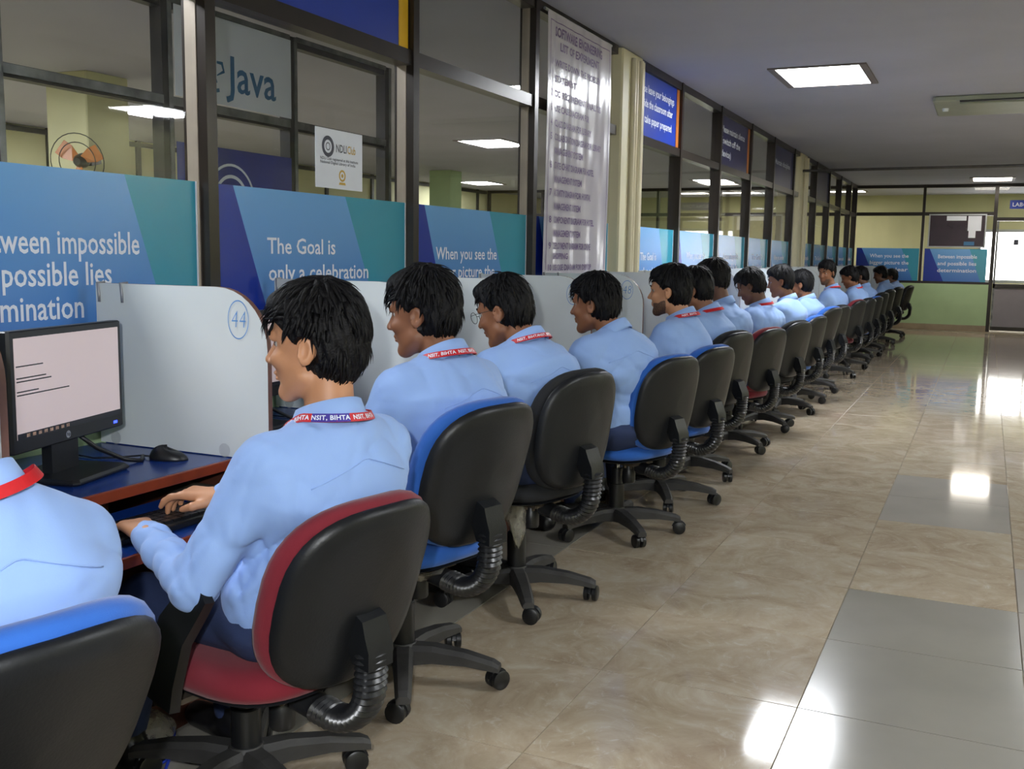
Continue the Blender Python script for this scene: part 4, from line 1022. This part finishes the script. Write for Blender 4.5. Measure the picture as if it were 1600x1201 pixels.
    # deep pulls from the armpits and round the elbows
    for S_, E_, sg in ((SL, EL, 1), (SR, ER, -1)):
        A_ = S_ + np.array([-.06, -.035 * sg, -.10])
        for q, (dx, dy, dz) in enumerate(((-.04, -.11, -.10), (-.03, -.09, -.17), (.02, -.05, -.2))):
            g.cone(A_ + np.array([-.02, -.02 * sg, -.03 * q]), A_ + np.array([dx, dy * sg, dz]), .004, .001, .010)
    # yoke seam: cloth above it sits slightly proud
    zy = N[2] - .115; g.d -= (.0022 * np.clip((Z - zy) / .006, 0, 1) * (X < N[0] + .02)).astype(np.float32)
    # hollow out the neck opening and below the hem
    g.cone(N + (.0, 0, -.01), hd(-.03, 0, -.05), .054, .054, .012, op='s')
    g.d = np.maximum(g.d, (hp[2] - .005 + .006 * np.sin(X * 40 + Y * 25) - Z) + 0 * g.d)
    V, F = surface_nets(g, 1); so = link('shirt', np_mesh('shirt', V, F), 'shirt_blue', root)
    if shs < .009:
        # raised yoke seam across the shoulder blades
        zz = zy - .0; pts = []
        for y_ in np.linspace(SR[1] + .03, SL[1] - .03, 26):
            q = V[(np.abs(V[:, 1] - y_) < .008) & (np.abs(V[:, 2] - (zz - .35 * (abs(y_ - N[1]) - .09))) < .008)]
            if len(q): i_ = q[:, 0].argmin(); pts.append((q[i_, 0] - .0006, y_, zz - .35 * (abs(y_ - N[1]) - .09)))
        if len(pts) > 5:
            P = np.array(pts)
            for _ in range(3): P[1:-1, 0] = (P[:-2, 0] + P[1:-1, 0] * 2 + P[2:, 0]) / 4
            MB().tube(P, .0012, 6).build('yoke_seam', 'shirt_blue', so, smooth='all')
    # collar: stand and fall, swept round the neck
    ax_ = hd(-.03, 0, -.05) - N; ax_ /= np.linalg.norm(ax_); ax_ = ax_ * .45 + np.array([0, 0, .55]); ax_ /= np.linalg.norm(ax_); ex = np.array([1., 0, 0]) - ax_ * ax_[0]; ex /= np.linalg.norm(ex); ey = np.cross(ax_, ex)
    b = MB(); rs = []; A = np.linspace(radians(14), radians(346), 40)
    for a in A:
        fr = (1 + cos(a)) / 2    # 1 front, 0 back
        cf = lambda r, z: tuple(N + ex * (r * 1.10 * cos(a) + .004) + ey * r * 1.06 * sin(a) + ax_ * (z - .018 * fr) + np.array([0, 0, -.02 * fr]))
        rs.append([cf(.064, -.012), cf(.0605, .034), cf(.062, .0385), cf(.066, .037), cf(.080 + .006 * fr, -.004 - .018 * fr), cf(.078 + .006 * fr, -.008 - .018 * fr), cf(.0655, .026), cf(.067, -.012)])
    b.rings(rs); b.build('collar', 'shirt_blue', root, smooth=55)
    # lanyard
    if lanyard:
        path = []; nrm = []
        for a in np.linspace(radians(40), radians(320), 46):
            fr = max(0, (cos(a) + .15) / 1.15)
            r = .088 + .004 * sin(a * 3); p = N + ex * (r * 1.10 * cos(a) + .002) + ey * r * 1.10 * sin(a) + ax_ * (-.004 - .03 * fr) + np.array([0, 0, -.012 * fr])
            path.append(p); n_ = ex * cos(a) + ey * sin(a); nrm.append(n_)
        tail = []
        for k in range(1, 9): tail.append((path[0] + np.array([.012 * k * .4 + .02, -.004 * k, -.03 * k]), path[-1] + np.array([.012 * k * .4 + .02, .004 * k, -.03 * k])))
        path = [t_[0] for t_ in reversed(tail)] + path + [t_[1] for t_ in tail]; nrm = [nrm[0]] * 8 + nrm + [nrm[-1]] * 8
        P = np.array(path); Nn = np.array(nrm); T = np.gradient(P, axis=0); T /= np.linalg.norm(T, axis=1)[:, None]
        Wd = np.cross(T, Nn); Wd /= np.linalg.norm(Wd, axis=1)[:, None]
        Wd = np.where(Wd[:, 2:3] < 0, -Wd, Wd)
        # lean the band with the collar fall
        Wd = Wd * .88 - Nn * .42; Wd /= np.linalg.norm(Wd, axis=1)[:, None]; No = np.cross(Wd, T); No = np.where((No * Nn).sum(1)[:, None] < 0, -No, No)
        hw = .0095; b = MB()
        b.rings([[tuple(P[i] - Wd[i] * hw), tuple(P[i] + Wd[i] * hw), tuple(P[i] + Wd[i] * hw + No[i] * .0016), tuple(P[i] - Wd[i] * hw + No[i] * .0016)] for i in range(len(P))])
        b.build('lanyard', 'lanyard_red', root)
        if ltext:
            S = np.r_[0, np.cumsum(np.linalg.norm(np.diff(P, axis=0), axis=1))]; mid = S[8 + 23]
            def at(u, off):
                return [np.array([np.interp(u, S, A_[:, i]) for i in range(3)]) for A_ in (P, Wd, No)]
            for u0, txt_, blue in ltext:
                vv, ff = text_data(txt_, .0145, 'CENTER', 1.05, .0004); bt = MB(); pts = []
                # reading direction: increasing a runs from left side to back to right side
                for q in vv:
                    p_, w_, n_ = at(mid + u0 + q[0], 0); pts.append(tuple(p_ + w_ * (q[1] - .0048) + n_ * .0024))
                bt.add(pts, ff); bt.build('lanyard_lettering', 'print_white', root)
                if blue:
                    u1 = vv[:, 0].min(); u2 = vv[:, 0].max(); bb = MB(); rs = []
                    for u in np.linspace(u1, u2, 14):
                        p_, w_, n_ = at(mid + u0 + u, 0); rs.append([tuple(p_ - w_ * .0094 + n_ * .0018), tuple(p_ + w_ * .0094 + n_ * .0018)])
                    bb.rings(rs, cap=False, closed=False); bb.build('lanyard_patch', 'lanyard_blue', root)
    # ---- trousers, belt, shoes
    g = Grid(axis(-.22, max(.60, max(feet) + .09), .012), axis(-.26, .26, .012), axis(.05, hp[2] + .14, .012))
    g.cone(hp + (0, 0, .0), hp + (.0, 0, .075), .124, .112, .04, .68); g.ell(np.array([-.02, .0, seat_z + .075]), (.13, .185, .075), .04)
    for Hj, K, A in ((HL, KL, AL), (HR, KR, AR)):
        g.cone(Hj, K, .092, .064, .04); g.cone(K, A, .064, .05, .02)
    X, Y, Z = g.pts((slice(None),) * 3)
    g.d += (.008 * wrinkle(X, Y, Z, seed + 50, .8)).astype(np.float32); g.d = np.maximum(g.d, Z - (hp[2] + .085) + 0 * g.d); g.d = np.maximum(g.d, (.06 - Z) + 0 * g.d)
    V, F = surface_nets(g, 1); link('trousers', np_mesh('trousers', V, F), 'trouser_navy', root)
    MB().rings([[(hp[0] + r * cos(a), r / .68 * sin(a) * .99, hp[2] + z) for a in np.linspace(0, 2 * pi, 36, endpoint=False)] for r, z in ((.121, .05), (.1245, .052), (.1215, .088), (.117, .088))], cap=False, loop=True).build('belt', 'belt_leather', root, smooth=40)
    for A in (AL, AR):
        q = Grid(axis(A[0] - .09, A[0] + .24, .01), axis(A[1] - .07, A[1] + .07, .01), axis(-.01, .14, .01))
        q.cone((A[0] - .03, A[1], .045), (A[0] + .15, A[1], .035), .045, .036, .02); q.cone((A[0], A[1], .07), (A[0] - .01, A[1], .11), .045, .042, .02)
        Z = q.ax[2][None, None, :]; q.d = np.maximum(q.d, .002 - Z + 0 * q.d)
        V, F = surface_nets(q, 1); link('shoe', np_mesh('shoe', V, F), 'shoe_black', root)
    # ---- hair: shell plus clumps
    if hair:
        t_ = hair
        g = Grid(axis(H[0] - .19, H[0] + .19, hs), axis(H[1] - .15, H[1] + .15, hs), axis(H[2] - .17, H[2] + .19, hs))
        g.ell(hd(-.014, 0, .038), (.102 * t_, .0835 * t_, .099 * t_), .01, Rh); g.ell(hd(-.045, 0, -.01), (.066 * t_, .074 * t_, .085), .03, Rh)
        g.ell(hd(.045, 0, .088), (.05, .06, .032 * t_), .02, Rh)
        X, Y, Z = g.pts((slice(None),) * 3)
        dx, dy, dz = X - H[0], Y - H[1], Z - H[2]
        lx, ly, lz = [Rh[0, i] * dx + Rh[1, i] * dy + Rh[2, i] * dz for i in range(3)]
        an = np.arctan2(ly, lx + .02); rad = np.sqrt(lx ** 2 + ly ** 2)
        g.d += (.0035 * np.sin(an * 13 + 3 * np.sin(lz * 40 + seed)) * np.sin(lz * 28 + an * 3 + seed) + .0022 * np.sin(an * 31 + lz * 60)).astype(np.float32)
        # face, ears, nape cut away
        e = lambda cx_, cz_, rx, rz_: ((lx - cx_) / rx) ** 2 + ((lz - cz_) / rz_) ** 2
        g.d = np.maximum(g.d, ((1 - np.sqrt(e(.125, -.065, .125, .135))) * .10).astype(np.float32))
        ear = np.sqrt(((lx + .006) / .032) ** 2 + ((np.abs(ly) - .095) / .045) ** 2 + ((lz + .020) / .040) ** 2)
        g.d = np.maximum(g.d, ((1 - ear) * .03).astype(np.float32))
        g.d = np.maximum(g.d, (nape - lz + .55 * np.clip(lx + .06, 0, 1) + .008 * np.sin(an * 17)).astype(np.float32))
        V, F = surface_nets(g, 1); hm = link('hair', np_mesh('hair', V, F), 'hair_black', root)
        # clumps following the flow from the crown
        r = np.random.RandomState(seed + 3); b = MB()
        for ci in range(int(clumps * 1.5)):
            low = ci >= clumps
            th = r.uniform(0, 2 * pi); ph = math.acos(r.uniform(-.25, .98) if not low else r.uniform(-.85, .35))
            d = np.array([sin(ph) * cos(th), sin(ph) * sin(th), cos(ph)])
            p = np.array([-.014, 0, .038]) + d * np.array([.103, .0845, .1]) * t_
            if low:
                p = np.array([-.045, 0, -.01]) + d * np.array([.066 * t_, .074 * t_, .085])
                if p[0] > -.045: continue
            if ((p[0] - .125) / .125) ** 2 + ((p[2] + .065) / .135) ** 2 < 1.12 or p[2] < nape + .012: continue
            if ((p[0] + .006) / .05) ** 2 + ((p[2] + .010) / .06) ** 2 < 1: continue
            crown = np.array([-.05, .015, .14]); fl = p - crown; fl[2] -= .05
            if low: fl = np.array([.25, 0, -1.0])
            if p[0] > .02 and p[2] > .05: fl = np.array([1.0, .35 * math.copysign(1, p[1] + .02), -.1 + fringe])
            n_ = d / np.array([.103, .0845, .1]); n_ /= np.linalg.norm(n_); fl = fl - n_ * (fl @ n_); fl /= np.linalg.norm(fl) + 1e-9
            ln = r.uniform(.035, .065) * (1.3 if fringe and p[0] > 0 else 1) * (.6 if p[0] > -.02 and abs(p[1]) > .06 and p[2] < .06 else 1); w0 = r.uniform(.004, .0085); lift = r.uniform(.0, .009); rs = []
            sd = np.cross(n_, fl); sway = r.uniform(-.25, .25)
            for q in np.linspace(0, 1, 5):
                x_ = p + (fl + sd * sway * q) * ln * q + n_ * (lift * sin(q * pi * .6) - .002 - .25 * ln * ln * q * q / .08) ; w = w0 * (1 - q ** 1.5) + .0004
                rs.append([tuple(H + Rh @ (x_ - sd * w)), tuple(H + Rh @ (x_ + n_ * w * .55)), tuple(H + Rh @ (x_ + sd * w)), ])
            b.rings(rs)
        if b.v:
            o = b.build('hair_clumps', 'hair_black', hm, smooth='all'); o['kind'] = 'stuff'
    if eyes:
        for sg in (1, -1):
            eb = MB(); rs = []
            e_ = []
            for q in np.linspace(-1.2, 1.2, 7):
                for_ = []
                for a in np.linspace(0, 2 * pi, 10, endpoint=False):
                    v_ = np.array([.0115 * cos(q) * cos(a), .0115 * cos(q) * sin(a), .0115 * sin(q)]); for_.append(tuple(hd(.066 + v_[0], sg * .033 + v_[1], .004 + v_[2])))
                rs.append(for_)
            eo = eb.rings(rs).build('eye', 'eye_white', root, smooth='all')
            MB().tube([hd(.0762, sg * .033, .004), hd(.0778, sg * .033, .004)], [.0055, .0045], 12).build('iris', 'eye_dark', eo)
            MB().tube([hd(.089, sg * .012, .0245), hd(.0905, sg * .028, .030), hd(.081, sg * .05, .024)], [.0035, .004, .0015], 6).build('eyebrow', 'hair_black', root, smooth='all')
    if beard:
        g = Grid(axis(H[0] - .05, H[0] + .16, hs), axis(H[1] - .12, H[1] + .12, hs), axis(H[2] - .16, H[2] + .03, hs))
        o_ = .0014
        g.ell(hd(.034, 0, -.04), (.056 + o_, .056 + o_, .078 + o_), .02, Rh)
        g.cone(hd(.012, .046, -.068), hd(.066, .012, -.108), .018 + o_, .015 + o_, .022); g.cone(hd(.012, -.046, -.068), hd(.066, -.012, -.108), .018 + o_, .015 + o_, .022)
        g.ell(hd(.070, 0, -.106), (.017 + o_, .02 + o_, .016 + o_), .018, Rh); g.cone(hd(.088, .02, -.052), hd(.088, -.02, -.052), .006, .006, .008)
        X, Y, Z = g.pts((slice(None),) * 3); dx, dy, dz = X - H[0], Y - H[1], Z - H[2]
        lx, ly, lz = [Rh[0, i] * dx + Rh[1, i] * dy + Rh[2, i] * dz for i in range(3)]
        g.d = np.maximum(g.d, (lz + .055 - .55 * np.clip(.045 - lx, 0, .07) - .004 * np.sin(ly * 200)).astype(np.float32)); g.d = np.maximum(g.d, (.004 - lx).astype(np.float32))
        mth = np.sqrt(((lx - .09) / .03) ** 2 + (ly / .022) ** 2 + ((lz + .067) / .011) ** 2); g.d = np.maximum(g.d, ((1 - mth) * .02).astype(np.float32))
        V, F = surface_nets(g, 1)
        if len(V): link('beard', np_mesh('beard', V, F), 'beard_dark', root)
    if glasses:
        go = empty('glasses'); go.parent = root
        for sg in (1, -1):
            MB().tube([hd(.108, sg * (.034 + .024 * cos(a)), .0 + .021 * sin(a)) for a in np.linspace(0, 2 * pi, 24, endpoint=False)], .0011, 6, closed=True).build('rim', 'wire_frame', go)
            MB().add([hd(.108, sg * (.034 + .023 * cos(a)), .02 * sin(a)) for a in np.linspace(0, 2 * pi, 24, endpoint=False)], [tuple(range(24))]).build('lens', 'lens_glass', go)
            MB().tube([hd(.107, sg * .058, .006), hd(.095, sg * .074, .008), hd(.05, sg * .078, .008), hd(-.01, sg * .082, .006), hd(-.03, sg * .08, -.008)], .0011, 6).build('temple', 'wire_frame', go)
        MB().tube([hd(.108, .011, .004), hd(.112, 0, .007), hd(.108, -.011, .004)], .0011, 6).build('bridge', 'wire_frame', go)
    return root
# ------------------------------------------------------------------ the row of students
def seat(k): return CHAIR_INFO[k]
PEOPLE = {}
def sit(k, label, H, N, hipd=.115, **kw):
    hub, rz, sz, t = CHAIR_INFO[k]
    fw = np.array([cos(rz), sin(rz)]); lt = np.array([-sin(rz), cos(rz)]); hx = hub - fw * hipd
    off = (np.array(N[:2]) - hx) @ lt; hx = hx + lt * max(-.1, min(.1, off * .75))
    kw.setdefault('sh_drop', .09)
    if k >= 5: kw['turn'] = radians(12); kw['hyaw'] -= radians(12)
    return person(label, rz + kw.pop('turn', 0), (hx[0], hx[1], sz + .085), N, H, sz, seed=k + 1, **kw)
# key points are world positions read off the photograph
sit(1, 'young man with a red lettered lanyard typing in the foreground', (-1.325, 1.845, 1.103), (-1.28, 1.835, .952), hyaw=radians(26), hpitch=radians(4), skin='skin_light', feet=(.52, .42), hs=.0036, bs=.0105, shs=.0065,
    hair=1.08, nape=-.125, fringe=.15, lanyard=True, ltext=((-.078, 'NSIT, BIHTA', True), (.012, 'NSIT, BIHTA', False), (-.165, 'NSIT, BIHTA', False)), wl_=(-1.665, 1.685, .665), wr_=(-1.66, 1.93, .70), clumps=520, curl=.9)
sit(0, 'man with a plain red lanyard, cut off by the left edge', (-1.43, .985, 1.10), (-1.36, 1.02, .945), hyaw=radians(10), hpitch=radians(8), skin='skin_mid', hs=.006, lanyard=True, clumps=200, eyes=False, bulk=1.05, sh_drop=.125, shw=.17)
sit(2, 'man with thick side-swept black hair, second in front of the divider panels', (-1.505, 2.63, 1.128), (-1.43, 2.625, 1.008), hyaw=radians(24), hpitch=radians(8), skin='skin_mid', hs=.0048, hair=1.07, nape=-.105, fringe=.1, lanyard=True, ltext=((-.09, 'NSIT, BIHTA', False), (.0, 'NSIT, BIHTA', False)), clumps=420, bulk=1.05)
sit(3, 'man wearing thin round glasses, leaning toward his desk on an all black chair', (-1.60, 3.395, 1.098), (-1.505, 3.385, .995), hyaw=radians(16), hpitch=radians(17), skin='skin_mid', hs=.005, hair=1.0, nape=-.09, lanyard=True, ltext=((-.08, 'NSIT, BIHTA', False), (.0, 'NSIT, BIHTA', False)), glasses=True, clumps=320, bulk=1.05)
sit(4, 'man with swept-up black hair and light stubble, no lanyard, in front of number 48', (-1.57, 4.27, 1.092), (-1.48, 4.275, .982), hyaw=radians(20), hpitch=radians(6), skin='skin_mid', hs=.0055, hair=1.07, nape=-.085, fringe=.25, clumps=320, bulk=1.05)
sit(5, 'bearded man with a red lanyard, first right of the numbered dividers', (-1.485, 5.15, 1.13), (-1.415, 5.15, 1.005), hyaw=radians(22), hpitch=radians(4), skin='skin_light', hs=.007, bs=.016, shs=.010, hair=1.07, nape=-.09, lanyard=True, ltext=((-.08, 'NSIT, BIHTA', False),), beard=True, clumps=220)
sit(6, 'man with a red lanyard half hidden behind the bearded man', (-1.56, 5.93, 1.115), (-1.475, 5.93, .995), hyaw=radians(18), hpitch=radians(14), skin='skin_mid', hs=.008, bs=.018, shs=.011, hair=1.04, lanyard=True, clumps=160)
sit(7, 'tall man sitting upright, head highest of the middle group', (-1.665, 6.80, 1.165), (-1.59, 6.80, 1.01), hyaw=radians(18), hpitch=radians(10), skin='skin_dark', hs=.008, bs=.018, shs=.011, hair=1.03, nape=-.07, clumps=160)
sit(8, 'dark-skinned man with a spiky fringe bending his head low', (-1.60, 7.70, 1.098), (-1.52, 7.71, .97), hyaw=radians(20), hpitch=radians(26), skin='skin_dark', hs=.008, bs=.018, shs=.011, hair=1.05, fringe=.3, lanyard=True, clumps=160)
sit(9, 'man with slicked-back hair next to the one bending his head low', (-1.555, 8.66, 1.118), (-1.49, 8.67, .98), hyaw=radians(24), hpitch=radians(12), skin='skin_mid', hs=.010, bs=.02, shs=.014, hair=1.05, clumps=120)
sit(10, 'man mostly hidden behind the slicked-back one', (-1.53, 9.55, 1.075), (-1.47, 9.55, .955), hyaw=radians(15), hpitch=radians(10), skin='skin_mid', hs=.010, bs=.02, shs=.014, hair=1.03, clumps=100)
sit(12, 'smiling man turning his head toward the aisle, red lanyard', (-1.60, 11.66, 1.16), (-1.54, 11.68, 1.0), hyaw=radians(84), hpitch=radians(10), skin='skin_mid', hs=.010, bs=.02, shs=.014, hair=1.07, lanyard=True, beard=True, clumps=140)
sit(14, 'man bowing his head right after the smiling one', (-1.555, 13.35, 1.09), (-1.49, 13.38, .97), hyaw=radians(20), hpitch=radians(22), skin='skin_mid', hs=.012, bs=.024, shs=.016, hair=1.05, lanyard=True, clumps=100, eyes=False)
sit(15, 'man with dark hair, third from the end of the row', (-1.55, 14.5, 1.085), (-1.49, 14.5, .965), hyaw=radians(20), hpitch=radians(20), skin='skin_dark', hs=.012, bs=.024, shs=.016, hair=1.04, clumps=80, eyes=False)
sit(17, 'man with dark hair, second from the end of the row', (-1.53, 17.1, 1.08), (-1.46, 17.1, .96), hyaw=radians(20), hpitch=radians(15), skin='skin_dark', hs=.012, bs=.024, shs=.016, hair=1.04, clumps=80, eyes=False)
sit(18, 'last person of the row, dark hair, before the end wall', (-1.50, 18.75, 1.03), (-1.44, 18.75, .92), hyaw=radians(15), hpitch=radians(15), skin='skin_dark', hs=.012, bs=.024, shs=.016, hair=1.04, clumps=80, eyes=False)
